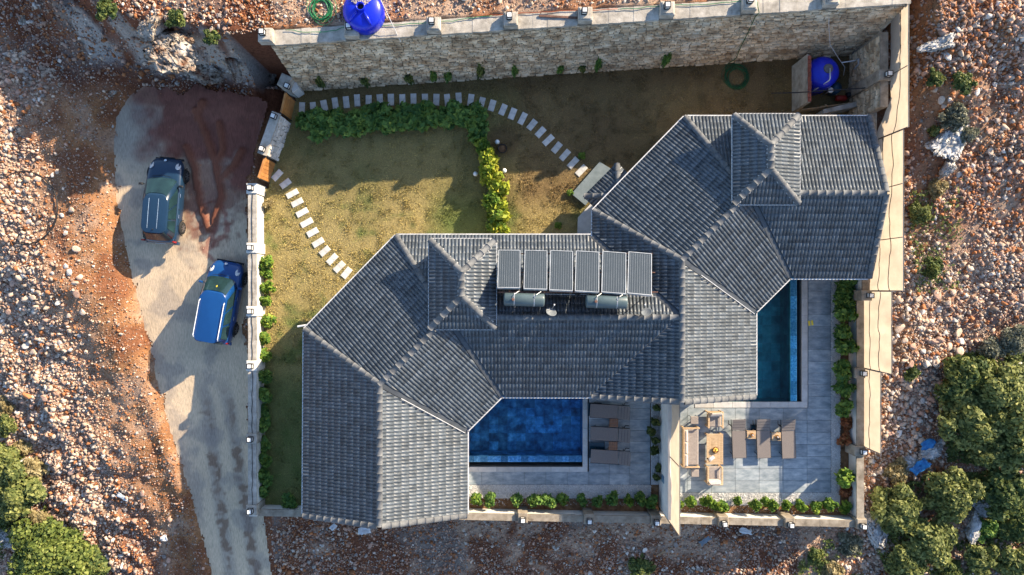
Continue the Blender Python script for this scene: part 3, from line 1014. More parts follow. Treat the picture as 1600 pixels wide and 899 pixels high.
def villa(which):
    shift = Vector((0, 0, 0)) if which == 1 else Vector((13.25, 5.45, 0))
    v = thing('villa', 'grey tiled villa carrying the solar water heaters, one corner reaching the lane side lawn' if which == 1 else
              'grey tiled villa with the small porch roof, reaching the cream fabric screen', 'house', shift, 0)
    P1 = (-9.5, -1.93); P2 = (-5.31, 2.36); P3 = (-2.1, -6.56); P4 = (-.5, -4.97); J = (-5.8, -4.24); K = (-2.87, -1.31)
    WX, EX, GY = -9.55, -2.1, -10.4
    kA = (ZR - ZE) / 3.73; kB = (ZR - ZE) / 4.27; kC = (ZR - ZE) / 3.67
    zW = lambda x, y: ZE + (x - WX) * kA
    zEa = lambda x, y: ZE + (EX - x) * kA
    zNW = lambda x, y: ZE + (7.62 - (y - x)) / sqrt(2) * kB
    zSE = lambda x, y: ZE + ((y - x) + 4.47) / sqrt(2) * kB
    zN = lambda x, y: ZE + (2.36 - y) * kC
    zS = lambda x, y: ZE + (y + 4.98) * kC
    rf = Roof(v); rf.under = MB()
    # west wing
    if which == 1:
        rf.eaveline = None
        rf.slope([P1, (WX, GY), (-5.8, GY), J], zW, eave=0)
    else:
        rf.eaveline = (P1, (WX, GY))
        rf.slope([P1, (WX, -3.09), (-5.8, -6.76), J], zW, eave=0, inset=(1,))
        rf.slope([(-5.8, -6.76), (WX, GY), (-5.8, GY)], zW, eave=0, inset=(0,))
        rf.eaveline = None
    rf.slope([(EX, GY), P3, J, (-5.8, GY)], zEa, eave=0, inset=(1,))
    # slanting wing
    rf.slope([P2, P1, J, K], zNW, eave=0)
    rf.slope([P3, P4, K, J], zSE, eave=0, inset=(1, 3))
    # long wing
    if which == 1:
        rf.slope([(3.7, 2.36), P2, K, (7.45, -1.31)], zN, eave=0, inset=(3,))
        rf.slope([P4, (3.75, -4.98), (7.45, -1.31), K], zS, eave=0, inset=(1, 3))
        vend = (7.3, -1.31)
    else:
        rf.slope([(3.12, 2.36), P2, K, (3.12, -1.31)], zN, eave=0)
        rf.slope([P4, (3.12, -4.98), (3.12, -1.31), K], zS, eave=0, inset=(3,))
        vend = (3.12, -1.31)
    # tower
    TX0, TX1, TY0, TY1, TZ = -3.57, -.75, -1.77, 2.07, 4.7
    half = (TX1 - TX0) / 2; kt = .56 / half; cx = (TX0 + TX1) / 2; ra, rb = (cx, TY1 - half), (cx, TY0 + half)
    rf.slope([(TX0, TY1), (TX0, TY0), rb, ra], lambda x, y: TZ + (x - TX0) * kt, eave=0)
    rf.slope([(TX1, TY0), (TX1, TY1), ra, rb], lambda x, y: TZ + (TX1 - x) * kt, eave=0)
    rf.slope([(TX1, TY1), (TX0, TY1), ra], lambda x, y: TZ + (TY1 - y) * kt, eave=0)
    rf.slope([(TX0, TY0), (TX1, TY0), rb], lambda x, y: TZ + (y - TY0) * kt, eave=0)
    if which == 2:      # little hipped roof over the front door
        pl = lambda a, b, z: tuple((W(a, b, z) - shift)[:2])
        c0, c1 = pl(964, 257, 2.35), pl(914, 307, 2.35)
        a0, b0 = Vector(c0), Vector(c1); uu = (b0 - a0).normalized(); inn = Vector((-uu.y, uu.x))
        L = (b0 - a0).length; dep = .85; kp = .5
        ia, ib = a0 + uu * .8 + inn * dep, b0 - uu * .8 + inn * dep
        a2, b2 = a0 + inn * 1.6, b0 + inn * 1.6
        zf = lambda x, y: 2.35 + (Vector((x, y)) - a0).dot(inn) * kp
        rf.slope([a0[:], b0[:], ib[:], ia[:]], zf, eave=0)
        zl = lambda x, y: 2.35 + (-(Vector((x, y)) - b0).dot(uu)) * kp * dep / .8
        rf.slope([b0[:], b2[:], (ib + inn * .7)[:], ib[:]], zl, eave=0)
        zr = lambda x, y: 2.35 + ((Vector((x, y)) - a0).dot(uu)) * kp * dep / .8
        rf.slope([a2[:], a0[:], ia[:], (ia + inn * .7)[:]], zr, eave=0)
    roof = rf.finish()
    z3 = lambda p, z, d=0: (p[0], p[1], z + d)
    run_ridge((-5.8, GY - .05, ZR), z3(J, ZR), roof)
    run_ridge(z3(J, ZR), z3(K, ZR), roof)
    run_ridge(z3(P1, ZE, .02), z3(J, ZR), roof)
    run_ridge(z3(P2, ZE, .02), z3(K, ZR), roof)
    run_ridge((-1.0, -1.31, ZR), z3(vend, ZR), roof)
    for c, e in (((TX0, TY1), ra), ((TX1, TY1), ra), ((TX0, TY0), rb), ((TX1, TY0), rb)):
        run_ridge(z3(c, TZ, .02), z3(e, TZ + .56), roof)
        mortar_run(z3(c, TZ, .02), z3(e, TZ + .56), roof, .17)
    run_ridge(z3(rb, TZ + .56, .02), z3(ra, TZ + .56, .02), roof)
    mortar_run(z3(rb, TZ + .56), z3(ra, TZ + .56), roof, .18)
    # verge tiles on the gable ends
    run_ridge((WX, GY - .06, ZE), (-5.9, GY - .06, ZR), roof, .02, 'verge_tile', 1.05)
    run_ridge((EX, GY - .06, ZE), (-5.7, GY - .06, ZR), roof, .02, 'verge_tile', 1.05)
    if which == 2:
        run_ridge((3.16, 2.4, ZE), (3.16, -1.25, ZR), roof, .02, 'verge_tile', 1.0)
        run_ridge((3.16, -5.0, ZE), (3.16, -1.37, ZR), roof, .02, 'verge_tile', 1.0)
        run_ridge((*a0, 2.36), (*ia, 2.36 + dep * kp), roof)
        run_ridge((*b0, 2.36), (*ib, 2.36 + dep * kp), roof)
        run_ridge((*(ib - uu * 0), 2.37 + dep * kp), (*ia, 2.37 + dep * kp), roof)
    # valleys
    vm = MB()
    vals = [(z3(P3, ZE), z3(J, ZR)), (z3(P4, ZE), z3(K, ZR))]
    if which == 1: vals += [((3.7, 2.36, ZE), (7.4, -1.31, ZR)), ((3.75, -4.98, ZE), (7.4, -1.31, ZR))]
    for a, b in vals:
        vm = MB(); strip(vm, a, b, .2, .012, .022); vm.build('valley', valley_m, roof)
    lm = MB()
    strip(lm, (P3[0] - .06, P3[1] - .09, ZE + .05), (J[0] + .9, J[1] - .65, ZR - .28), .025, .03, .05)
    lm.build('flashing', white_metal, roof)
    # gutters
    gl = [(P1, (WX, GY)), ((EX, GY), P3), (P2, P1), (P3, P4), ((3.65 if which == 1 else 3.1, 2.36), P2), (P4, (3.7 if which == 1 else 3.1, -4.98))]
    for a, b in gl:
        a2, b2 = Vector(a), Vector(b); t = (b2 - a2).normalized(); nn = Vector((t.y, -t.x)) * .09
        g = MB(); strip(g, (a2.x + nn.x, a2.y + nn.y, ZE - .035), (b2.x + nn.x, b2.y + nn.y, ZE - .035), .05, .07)
        g.build('gutter', white_metal, roof)
    for a, b in (((TX0, TY1), (TX0, TY0)), ((TX0, TY0), (TX1, TY0)), ((TX1, TY0), (TX1, TY1)), ((TX1, TY1), (TX0, TY1))):
        a2, b2 = Vector(a), Vector(b); t = (b2 - a2).normalized(); nn = Vector((t.y, -t.x)) * .075
        g = MB(); strip(g, (a2.x + nn.x, a2.y + nn.y, TZ - .03), (b2.x + nn.x, b2.y + nn.y, TZ - .03), .03, .05)
        g.build('gutter', white_metal, roof)
    if which == 1:
        g = MB(); g.tube([(-9.9, -1.80, 2.95), (-9.45, -1.73, 2.95)], .045, 8); g.build('spout', white_metal, roof)
    # walls
    wl = MB()
    ins = .5
    wl.prism([(WX + ins, GY + .3), (EX - ins, GY + .3), (EX - ins, -6.3), (-.6, -4.45), (7.0 if which == 1 else 2.9, -4.45), (7.0 if which == 1 else 2.9, 1.85), (-5.1, 1.85), (WX + ins, -2.3)], -.5, ZE - .13)
    wall = wl.build('wall', plaster_m, v)
    gm = MB(); gm.prism([(WX + .6, GY + .32), (EX - .6, GY + .32), (EX - .6, GY + .5), (WX + .6, GY + .5)], ZE - .14, [ZE + .05, ZE + .05, ZE + .05, ZE + .05])
    gm.build('gable_wall', plaster_m, v)
    tw = MB(); tw.box(((TX0 + TX1) / 2, (TY0 + TY1) / 2, 3.9), (TX1 - TX0 - .5, TY1 - TY0 - .5, 1.5)); tw.build('tower_wall', plaster_m, v)
    for x0 in (.2, 2.0) + ((3.9,) if which == 1 else ()):      # sliding doors to the pool
        dm = MB(); dm.box((x0 + .45, -4.46, 1.15), (1.7, .06, 2.2)); fr = dm.build('sliding_door', alu_m, wall)
        for s_ in (-.42, .42):
            pm = MB(); pm.box((x0 + .45 + s_, -4.5, 1.15), (.74, .02, 2.05)); pm.build('pane', glass_m, fr)
    for yy in (-4.2, -6.6, -8.8):
        dm = MB(); dm.box((WX + ins - .01, yy, 1.6), (.06, 1.1, 1.2)); fr = dm.build('window', alu_m, wall)
        pm = MB(); pm.box((WX + ins - .05, yy, 1.6), (.02, .98, 1.08)); pm.build('pane', glass_m, fr)
    return v


V1 = villa(1)
V2 = villa(2)

ORD = ['first', 'second', 'third', 'fourth', 'fifth', 'sixth', 'seventh', 'eighth', 'ninth', 'tenth', 'eleventh', 'twelfth', 'thirteenth', 'fourteenth', 'fifteenth', 'sixteenth', 'seventeenth', 'eighteenth', 'nineteenth', 'twentieth']


def nth(i):
    return ORD[i] if i < 20 else 'twenty ' + ORD[i - 20]


# ================================================================== WALLS
concrete_m = mat('concrete', [(.25, .225, .19), (.40, .365, .315), (.54, .50, .44)], scale=2.6, rough=.9, bump=.35, bscale=30, spec=.2)
render_m = mat('white_render', [(.60, .58, .54), (.74, .72, .68)], scale=2.2, rough=.9, bump=.4, bscale=18, spec=.2)
stone_m = mat('wall_stone', [(.32, .205, .115), (.51, .365, .23), (.64, .50, .34), (.70, .585, .43)], scale=1.7, rough=.9, bump=.6, bscale=18, rnd=.34, spec=.15, contrast=(.33, .66))
mortarw_m = mat('wall_mortar', [(.20, .165, .125), (.36, .31, .25)], scale=6, rough=.95, bump=.5)


def stone_mesh_into(m, O, U, H, N, w_, h_, proud, tone):
    """one rough stone on a face: O its lower corner, U along, H up, N outward"""
    j = lambda a: random.uniform(-a, a)
    back = [(.012, .012), (w_ - .012, .012), (w_ - .012, h_ - .012), (.012, h_ - .012)]
    i = min(.05, w_ * .2, h_ * .28)
    fr = [(i + j(.02), i + j(.015)), (w_ - i + j(.02), i + j(.015)), (w_ - i + j(.02), h_ - i + j(.015)), (i + j(.02), h_ - i + j(.015))]
    vs = [O + U * (a + j(.008)) + H * (b + j(.008)) for a, b in back] + [O + U * a + H * b + N * (proud + j(.018)) for a, b in fr]
    m.add([tuple(q) for q in vs], [(0, 1, 5, 4), (1, 2, 6, 5), (2, 3, 7, 6), (3, 0, 4, 7), (4, 5, 6, 7)], tone)


def stone_face(parent, O, U, H, N, length, height, most=300, rows=(.10, .19), widths=(.17, .52), mt=None, hfun=None):
    """courses of rough stones over a face; the largest as parts, the rest joined"""
    U, H, N = U.normalized(), H.normalized(), N.normalized(); st = []
    h = 0.0
    while h < height - .05:
        rh = min(random.uniform(*rows), height - h); s = 0.0
        while s < length - .04:
            sw = min(random.uniform(*widths), length - s)
            if length - s - sw < .12: sw = length - s
            dh = random.uniform(-.02, .02)
            if hfun is None or h + rh < hfun(s): st.append((sw * rh, s, h + dh, sw, rh))
            s += sw
        h += rh
    st.sort(key=lambda q: -q[0]); rest = MB()
    for i, (a, s, h, sw, rh) in enumerate(st):
        P = O + U * s + H * h; tone = random.random() or .01
        if i < most:
            q = MB(); stone_mesh_into(q, P - P, U, H, N, sw, rh, random.uniform(.03, .085), None)
            o = q.build('stone', mt or stone_m, parent); o.location = P
        else:
            stone_mesh_into(rest, P, U, H, N, sw, rh, random.uniform(.02, .07), tone)
    if rest.f: rest.build('stone_field', mt or stone_m, parent, kind='stuff')


lamp_black = mat('lamp_black', (.018, .018, .02), rough=.45, bump=0)
lamp_white = mat('lamp_glass', (.80, .79, .76), rough=.3, bump=0)


def lamp_proto():
    t = thing('wall_lamp', 'x', 'lamp')
    m = MB(); m.box((0, 0, .02), (.25, .25, .04)); m.build('lamp_base', lamp_black, t)
    m = MB(); m.box((0, 0, .14), (.19, .19, .2)); m.build('lamp_shade', lamp_white, t)
    for a in (-1, 1):
        for b in (-1, 1):
            m = MB(); m.box((a * .112, b * .112, .14), (.028, .028, .2)); m.build('post', lamp_black, t)
    m = MB()
    for a in (-1, 1):
        m.box((a * .113, 0, .255), (.034, .26, .035)); m.box((0, a * .113, .255), (.192, .034, .035))
    m.build('lamp_frame', lamp_black, t)
    m = MB(); m.cbox((0, 0, .25), (.19, .19, .05), .012); m.build('lamp_lid', lamp_white, t)
    return t


_lamp = None


def put_lamp(p, rot, label, group):
    global _lamp
    if _lamp is None:
        _lamp = lamp_proto(); o = _lamp
        o.location = p; o.rotation_euler = (0, 0, rot); o['label'] = label; o['group'] = group
        return o
    return dup(_lamp, p, rot, label, group)


tan_m = mat('tan_coping', [(.17, .14, .105), (.29, .245, .19), (.40, .35, .28)], scale=2.6, rough=.9, bump=.35, bscale=30, spec=.15)

# --- retaining wall along the top of the garden
rw = thing('retaining_wall', 'tall rough stone retaining wall with a pale concrete coping along the shaded lawn', 'wall')
xl, xr = -10.65, 17.55
Bl, Br = Vector((xl, float(wall_y(xl)), -.2)), Vector((xr, float(wall_y(xr)), -.2))
BAT = Vector((0, .82, 4.55))
Tl, Tr = Bl + BAT, Br + BAT
core = MB()
bk = Vector((0, .75, 0))
core.add([tuple(q) for q in (Bl, Br, Br + bk + Vector((0, .9, 0)), Bl + bk + Vector((0, .9, 0)), Tl, Tr, Tr + bk, Tl + bk)], [(3, 2, 1, 0), (4, 5, 6, 7), (0, 1, 5, 4), (1, 2, 6, 5), (2, 3, 7, 6), (3, 0, 4, 7)])
core.build('wall_core', mortarw_m, rw)
Uw = (Br - Bl).normalized(); Hw = BAT.normalized(); Nw = Uw.cross(Hw)
stone_face(rw, Bl + Vector((0, 0, .2)) + Hw * .0, Uw, Hw, Nw, (Br - Bl).length - .05, BAT.length - .24)
RLAMPS = [(413, 48), (548, 42), (677, 37), (798, 31), (915, 20), (1044, 14), (1173, 5), (1302, -4)]
caps = []
for i, (a, b) in enumerate(RLAMPS):
    p = W(a, b + 3, 4.85); yl = float(wall_y(p.x)) + .82 + .30
    caps.append(p.x)
    m = MB(); m.cbox((p.x, yl, 4.53), (.62, .6, .5), .03); m.cbox((p.x, yl, 4.805), (.5, .5, .05), .02); m.build('pillar', concrete_m, rw)
    put_lamp((p.x - .06, yl + .04, 4.83), random.uniform(-.05, .05), f'square black lantern on the {nth(i)} pillar of the retaining wall coping, counting from the gate', 'lanterns on the retaining wall coping')
ends = [xl] + caps + [xr]
for i in range(len(ends) - 1):
    a, b = ends[i] + (.32 if i else 0), ends[i + 1] - .32
    if i == len(ends) - 2: b = ends[-1]
    if b - a < .1: continue
    m = MB()
    n = 8
    for k in range(n):
        x0, x1 = a + (b - a) * k / n, a + (b - a) * (k + 1) / n
        f0, f1 = (float(wall_y(q)) + .75 + random.uniform(-.015, .015) for q in (x0, x1))
        m.prism([(x0, f0), (x1, f1), (x1, f1 + .66), (x0, f0 + .66)], 4.27, [4.45 + random.uniform(-.01, .01)] * 4)
    m.build('coping', concrete_m, rw)
# return of the retaining wall at the gate: small pillar and the short flank
m = MB(); m.cbox((-10.98, 9.98, .55), (.55, .62, 1.9), .03, R(-24)); m.build('pillar', concrete_m, rw)
m = MB(); m.prism([(-10.75, 9.55), (-10.45, 9.75), (-10.6, 10.2), (-10.9, 10.1)], -.3, 1.0); m.build('flank', render_m, rw)
p = W(449, 135, 1.6); put_lamp((p.x, p.y, 1.5), R(-24), 'square black lantern on the low pillar beside the upper wooden gate', 'lanterns by the gates')

# --- gate wall and the two wooden gates
gw = thing('gate_wall', 'short stone wall with a grey cap standing between the two wooden gates', 'wall')
Ga, Gb = Vector((-11.16, 8.3, 0)), Vector((-11.84, 6.37, 0))
gu = (Gb - Ga).normalized(); gn = Vector((-gu.y, gu.x, 0)); gn = gn if gn.x > 0 else -gn
m = MB(); q = [Ga, Ga - gn * .34, Gb - gn * .34, Gb]; m.prism([(p.x, p.y) for p in q], -.3, 1.62); m.build('wall_core', mortarw_m, gw)
white_stone = mat('white_wall_stone', [(.48, .42, .36), (.64, .59, .53), (.70, .67, .62)], scale=3, rough=.9, bump=.5, rnd=.2, spec=.15)
stone_face(gw, Gb.copy(), (Ga - Gb), Vector((0, 0, 1)), gn, (Ga - Gb).length, 1.6, 200, (.1, .17), (.18, .4), white_stone)
m = MB(); q = [Ga + gn * .06 - gu * .04, Ga - gn * .38 - gu * .04, Gb - gn * .38 + gu * .04, Gb + gn * .06 + gu * .04]; m.prism([(p.x, p.y) for p in q], 1.62, 1.72); m.build('coping', concrete_m, gw)
for i, (t, w_) in enumerate(((.09, 'upper'), (.9, 'lower'))):
    p = Ga.lerp(Gb, t) - gn * .17
    put_lamp((p.x, p.y, 1.72), atan2(gu.y, gu.x), f'square black lantern on the gate wall cap, next to the {w_} wooden gate', 'lanterns by the gates')
wood_gate = mat('gate_wood', [(.28, .11, .03), (.46, .20, .06), (.55, .27, .09)], scale=3.5, rough=.55, bump=.2, stretch=(1, 1, 6), rnd=.16)


def gate(a, b, label):
    a, b = Vector(a), Vector(b); u = (b - a).normalized(); g = thing('wooden_gate', label, 'gate', (*a, 0), atan2(u.y, u.x), 'wooden garden gates')
    L = (b - a).length
    for k in range(6):
        wv = L / 6
        q = MB(); q.cbox((wv * (k + .5), random.uniform(-.006, .006), .8), (wv - .012, .035, 1.42), .006); q.build('board', wood_gate, g)
    for z in (.3, 1.52, .86):
        q = MB(); q.box((L / 2, -.035 if z < 1 else 0, z), (L, .03 if z < 1 else .1, .09)); q.build('rail', wood_gate, g)
    for x in (.0, L):
        q = MB(); q.box((x, 0, .8), (.05, .07, 1.6)); q.build('post', lamp_black, g)
    q = MB(); q.tube([(L * .9, -.05, .95), (L * .9, -.1, .95), (L * .9, -.1, 1.08), (L * .9, -.05, 1.08)], .012, 6); q.build('handle', lamp_black, g)
    return g


gate((-10.9, 9.40), (-11.13, 8.4), 'brown wooden gate between the retaining wall pillar and the gate wall')
gate((-11.9, 6.27), (-12.22, 5.27), 'brown wooden gate below the gate wall, at the start of the paved stepping path')

# --- wall along the lane
ww = thing('lane_wall', 'low whitish garden wall with lanterns running beside the concrete lane', 'wall')
LANE_L = [(393, 293), (393, 387), (391, 487), (390, 573), (390, 688), (392, 801)]
ysl = [W(a, b, 1.45).y for a, b in LANE_L]
ZC = 1.08
m = MB(); m.prism([(-12.86, -11.2), (-12.5, -11.2), (-12.5, 5.05), (-12.86, 5.05)], -2.6, ZC - .07); m.build('wall_core', render_m, ww)
for i in range(len(ysl)):
    m = MB(); m.cbox((-12.70, ysl[i], -.5), (.52, .5, 3.3), .025); m.build('pillar', concrete_m if i > 3 else render_m, ww)
    put_lamp((-12.72, ysl[i], 1.15), random.uniform(-.06, .06), f'square black lantern on the lane side garden wall, {nth(i)} from the gates', 'lanterns on the lane wall')
    if i < len(ysl) - 1:
        a, b = ysl[i + 1] + .26, ysl[i] - .26
        m = MB()
        for k in range(6):
            y0, y1 = a + (b - a) * k / 6, a + (b - a) * (k + 1) / 6
            m.box((-12.68 + random.uniform(-.008, .008), (y0 + y1) / 2, ZC - .03 + random.uniform(-.006, .006)), (.42, y1 - y0 - .004, .08))
        m.build('coping', concrete_m, ww)
        m = MB(); m.tube([(-12.68 + random.uniform(-.03, .03), a + (b - a) * k / 8, ZC + .03) for k in range(9)], .014, 6); m.build('cable', lamp_black, ww)

# --- wall along the pool gardens
sw = thing('pool_garden_wall', 'low pale wall with lanterns along the planted beds below the pools', 'wall')
XS = [W(a, b, 1.1).x for a, b in ((392, 801), (817, 808), (921, 809), (1026, 811), (1132, 814), (1236, 816), (1349, 822))]
SL = [(817, 808), (921, 809), (1026, 811), (1132, 814), (1236, 816), (1349, 822)]
m = MB(); m.prism([(-12.5, float(south_y(-12.5)) - .26), (17.0, float(south_y(17)) - .26), (17.0, float(south_y(17))), (-12.5, float(south_y(-12.5)))], -2.6, .72); m.build('wall_core', render_m, sw)
for i, x in enumerate(XS[1:]):
    yc = float(south_y(x)) - .1
    m = MB(); m.cbox((x, yc, -.6), (.48, .5, 3.16), .025); m.build('pillar', tan_m, sw)
    put_lamp((x, yc - .06, .98), random.uniform(-.06, .06), f'square black lantern on the pool garden wall, {nth(i)} from the tiled gable', 'lanterns on the pool garden wall')
for i in range(len(XS) - 1):
    a, b = XS[i] + .25, XS[i + 1] - .25
    m = MB()
    for k in range(7):
        x0, x1 = a + (b - a) * k / 7, a + (b - a) * (k + 1) / 7
        f0, f1 = float(south_y(x0)), float(south_y(x1)); j_ = random.uniform(-.008, .008)
        m.prism([(x0, f0 - .31 + j_), (x1 - .004, f1 - .31 + j_), (x1 - .004, f1 + .03 + j_), (x0, f0 + .03 + j_)], .72, .80 + j_)
    m.build('coping', tan_m, sw)

# --- wall and fabric screens along the far side
ew = thing('side_wall', 'stepped concrete wall at the foot of the cream fabric screens', 'wall')
STEPS = [(11.75, 8.3, 3.0, True), (8.3, 3.0, 2.0, False), (3.0, -.4, 1.35, False), (-.4, -11.5, .8, False)]
for y1, y0, zt, st in STEPS:
    m = MB(); m.prism([(17.0, y0), (17.26, y0), (17.26, y1 - .002), (17.0, y1 - .002)], -2.5, zt); m.build('wall_core', mortarw_m if st else render_m, ew)
    m = MB(); n = 6
    for k in range(n):
        a, b = y0 + (y1 - y0) * k / n, y0 + (y1 - y0) * (k + 1) / n
        m.box((17.12 + random.uniform(-.006, .006), (a + b) / 2, zt + .04 + random.uniform(-.006, .006)), (.36, b - a - .004, .08))
    m.build('coping', tan_m, ew)
    if st: stone_face(ew, Vector((17.0, y1 - .1, -.1)), Vector((0, -1, 0)), Vector((0, 0, 1)), Vector((-1, 0, 0)), y1 - y0 - .1, zt + .05, 120, (.1, .18), (.2, .45))
for i, (a, b, zt) in enumerate(((1388, 115, 3.25), (1362, 462, 1.62), (1345, 584, .98), (1348, 707, .98))):
    y = W(a, b, zt + .2).y
    m = MB(); m.cbox((17.06, y, zt / 2 - .5), (.52, .5, zt + 1), .025); m.build('pillar', tan_m, ew)
    put_lamp((17.16, y, zt), random.uniform(-.06, .06), 'square black lantern on the side wall by the fabric screens, ' + ('near the blue water tank' if i == 0 else f'{nth(i)} below the tank corner'), 'lanterns by the fabric screens')

fabric_m = mat('screen_fabric', [(.48, .40, .31), (.57, .485, .385)], scale=1.6, rough=.95, bump=.25, bscale=120, trans=.62, spec=.05)
pole_m = mat('pole_metal', (.22, .21, .20), rough=.5, bump=0, metal=.6)
seam_m = mat('seam', (.05, .045, .04), rough=.9, bump=0)


def screen(label, A, B, zb, zt, seams, wob, seed, rail=True, sag=.05):
    """cloth hung between posts from A to B (plan), strips sewn together"""
    A, B = Vector(A), Vector(B); t = thing('fabric_screen', label, 'screen', (A.x, A.y, 0), group='fabric screens')
    L = (B - A).length; u = (B - A) / L; nn = Vector((u.y, -u.x))
    cuts = [0] + seams + [1]; nsx = max(8, int(L / .14))

    def zlow(s): return zb(s) if callable(zb) else zb

    def P(s, f):
        z0 = zlow(s / L); z = z0 + (zt - z0) * f
        o = wob * (float(vnoise(s * .8, f * 1.5, seed)) - .5) + .5 * wob * (float(vnoise(s * 3.1 + f * 2.5, f * 2, seed + 4)) - .5)
        z -= sag * sin(pi * min(1, max(0, s / L))) * (f > .5) * f + .05 * (float(vnoise(s * 1.3, 2.2, seed + 9)) - .5)
        o *= (1 - max(0, f - .85) / .15) * min(1, (L - s) / .2, s / .2 + .02)
        return (u.x * s + nn.x * o, u.y * s + nn.y * o, z)
    for c0, c1 in zip(cuts[:-1], cuts[1:]):
        m = MB(); nf = max(3, int((c1 - c0) * (zt - zlow(.5)) / .13))
        for i in range(nsx + 1):
            for j in range(nf + 1): m.v.append(P(L * i / nsx, c0 + (c1 - c0) * j / nf))
        for i in range(nsx):
            for j in range(nf):
                a = i * (nf + 1) + j; m.f.append((a, a + 1, a + nf + 2, a + nf + 1)); m.t.append(0)
        m.build('fabric_panel', fabric_m, t, True)
    for c in seams:
        m = MB(); m.tube([P(L * i / nsx, c) for i in range(nsx + 1)], .024, 5); m.build('seam', seam_m, t)
    if rail:
        m = MB(); m.tube([(0, 0, zt), (u.x * L, u.y * L, zt)], .022, 7); m.build('rail', pole_m, t)
    npole = max(2, round(L / 2.6) + 1)
    for i in range(npole):
        s = L * i / (npole - 1); q = Vector((u.x * s, u.y * s)) + nn * .05
        m = MB(); m.tube([(q.x, q.y, zlow(s / L) - .3), (q.x, q.y, zt + .02)], .022, 7); m.build('pole', pole_m, t)
    return t


XF = 17.42
screen('cream fabric screen at the water tank corner, the topmost of the row', (XF, 12.45), (XF, 7.05), lambda f: 3.0 - 1.4 * max(0, f - .7) / .3, 4.5, [.58], .10, 3)
screen('long cream fabric screen beside the ridged villa roof', (XF, 7.02), (XF, -.15), lambda f: 1.6 - .5 * f, 4.1, [.3, .62], .16, 5)
screen('cream fabric screen with three sagging strips beside the upper pool', (XF, -.18), (XF, -3.97), .45, 3.15, [.3, .62], .20, 7)
screen('lowest cream fabric screen of the row, beside the boulders', (XF, -4.0), (XF, -7.85), .35, 2.2, [.45], .10, 9)

dv = thing('dividing_wall', 'bluish rendered wall parting the two pool terraces', 'wall')
m = MB(); m.prism([(7.42, -11.05), (7.62, -11.05), (7.62, -4.7), (7.42, -4.7)], -.6, 2.0); m.build('wall_core', render_m, dv)
m = MB(); m.box((7.405, -9.4, .9), (.02, .35, .5)); m.build('wall_plate', mat('blue_plate', (.10, .19, .27), rough=.6), dv)
screen('narrow cream fabric screen standing on the dividing wall between the terraces', (7.56, -4.9), (7.56, -11.2), lambda f: 2.0 - (1.2 * (f - .9) / .1 if f > .9 else 0), 3.72, [], .1, 12)

# ================================================================== POOLS AND TERRACES
paving_m = mat('terrace_paving', [(.17, .21, .235), (.285, .325, .35), (.43, .46, .475)], scale=1.9, rough=.6, bump=.15, bscale=50, rnd=.15, spec=.35, stretch=(1, 2.2, 1))
joint_m = mat('joint', (.15, .165, .175), rough=.95, bump=0)
coping_m = mat('pool_coping', [(.40, .395, .38), (.56, .55, .53)], scale=2.5, rough=.65, bump=.15, rnd=.12)
pool_tile1 = mat('pool_tile_blue', [(.006, .04, .09), (.03, .17, .34), (.12, .42, .64), (.36, .74, .90)], scale=2.8, rough=.35, bump=0, rnd=.42, detail=8, contrast=(.26, .74))
pool_tile2 = mat('pool_tile_teal', [(.014, .10, .125), (.035, .21, .25), (.10, .35, .38)], scale=1.6, rough=.35, bump=0, rnd=.28, detail=8)
mosaic_m = mat('mosaic', [(.10, .26, .46), (.36, .58, .74), (.80, .88, .92)], scale=9, rough=.25, bump=0, rnd=.4, detail=8)


def pave(name, rects, tw, th, holes, z=0.0, mt=None, piece='paving_tile', offset=True):
    """a terrace slab and the paving tiles on it, one by one"""
    b = MB()
    for i, (x0, x1, y0, y1) in enumerate(rects): b.box(((x0 + x1) / 2, (y0 + y1) / 2, z - .12 - i * .003), (x1 - x0, y1 - y0, .19))
    base = b.build(name, joint_m, kind='structure')
    cache = {}
    for x0, x1, y0, y1 in rects:
        nx_ = max(1, round((x1 - x0) / tw)); ny_ = max(1, round((y1 - y0) / th)); w_ = (x1 - x0) / nx_; h_ = (y1 - y0) / ny_
        key = (round(w_, 4), round(h_, 4))
        if key not in cache:
            q = MB(); q.cbox((0, 0, 0), (w_ - .013, h_ - .013, .03), .004); cache[key] = q.mesh(piece, mt or paving_m)
        for i in range(nx_):
            for j in range(ny_):
                o = obj(piece, cache[key], base); o.location = (x0 + w_ * (i + .5), y0 + h_ * (j + .5), z - .013 + random.uniform(-.0015, .0015))
    return base


pave('lower_terrace', [(3.87, 6.97, -9.95, -4.45), (-2.62, 3.87, -9.95, -9.28)], 1.15, .57, None)
pave('upper_terrace', [(7.63, 16.08, -10.35, -6.08), (14.93, 16.08, -6.08, 1.0), (7.63, 9.18, -6.08, -4.5), (9.2, 10.48, -5.74, -4.5)], 1.15, .57, None)


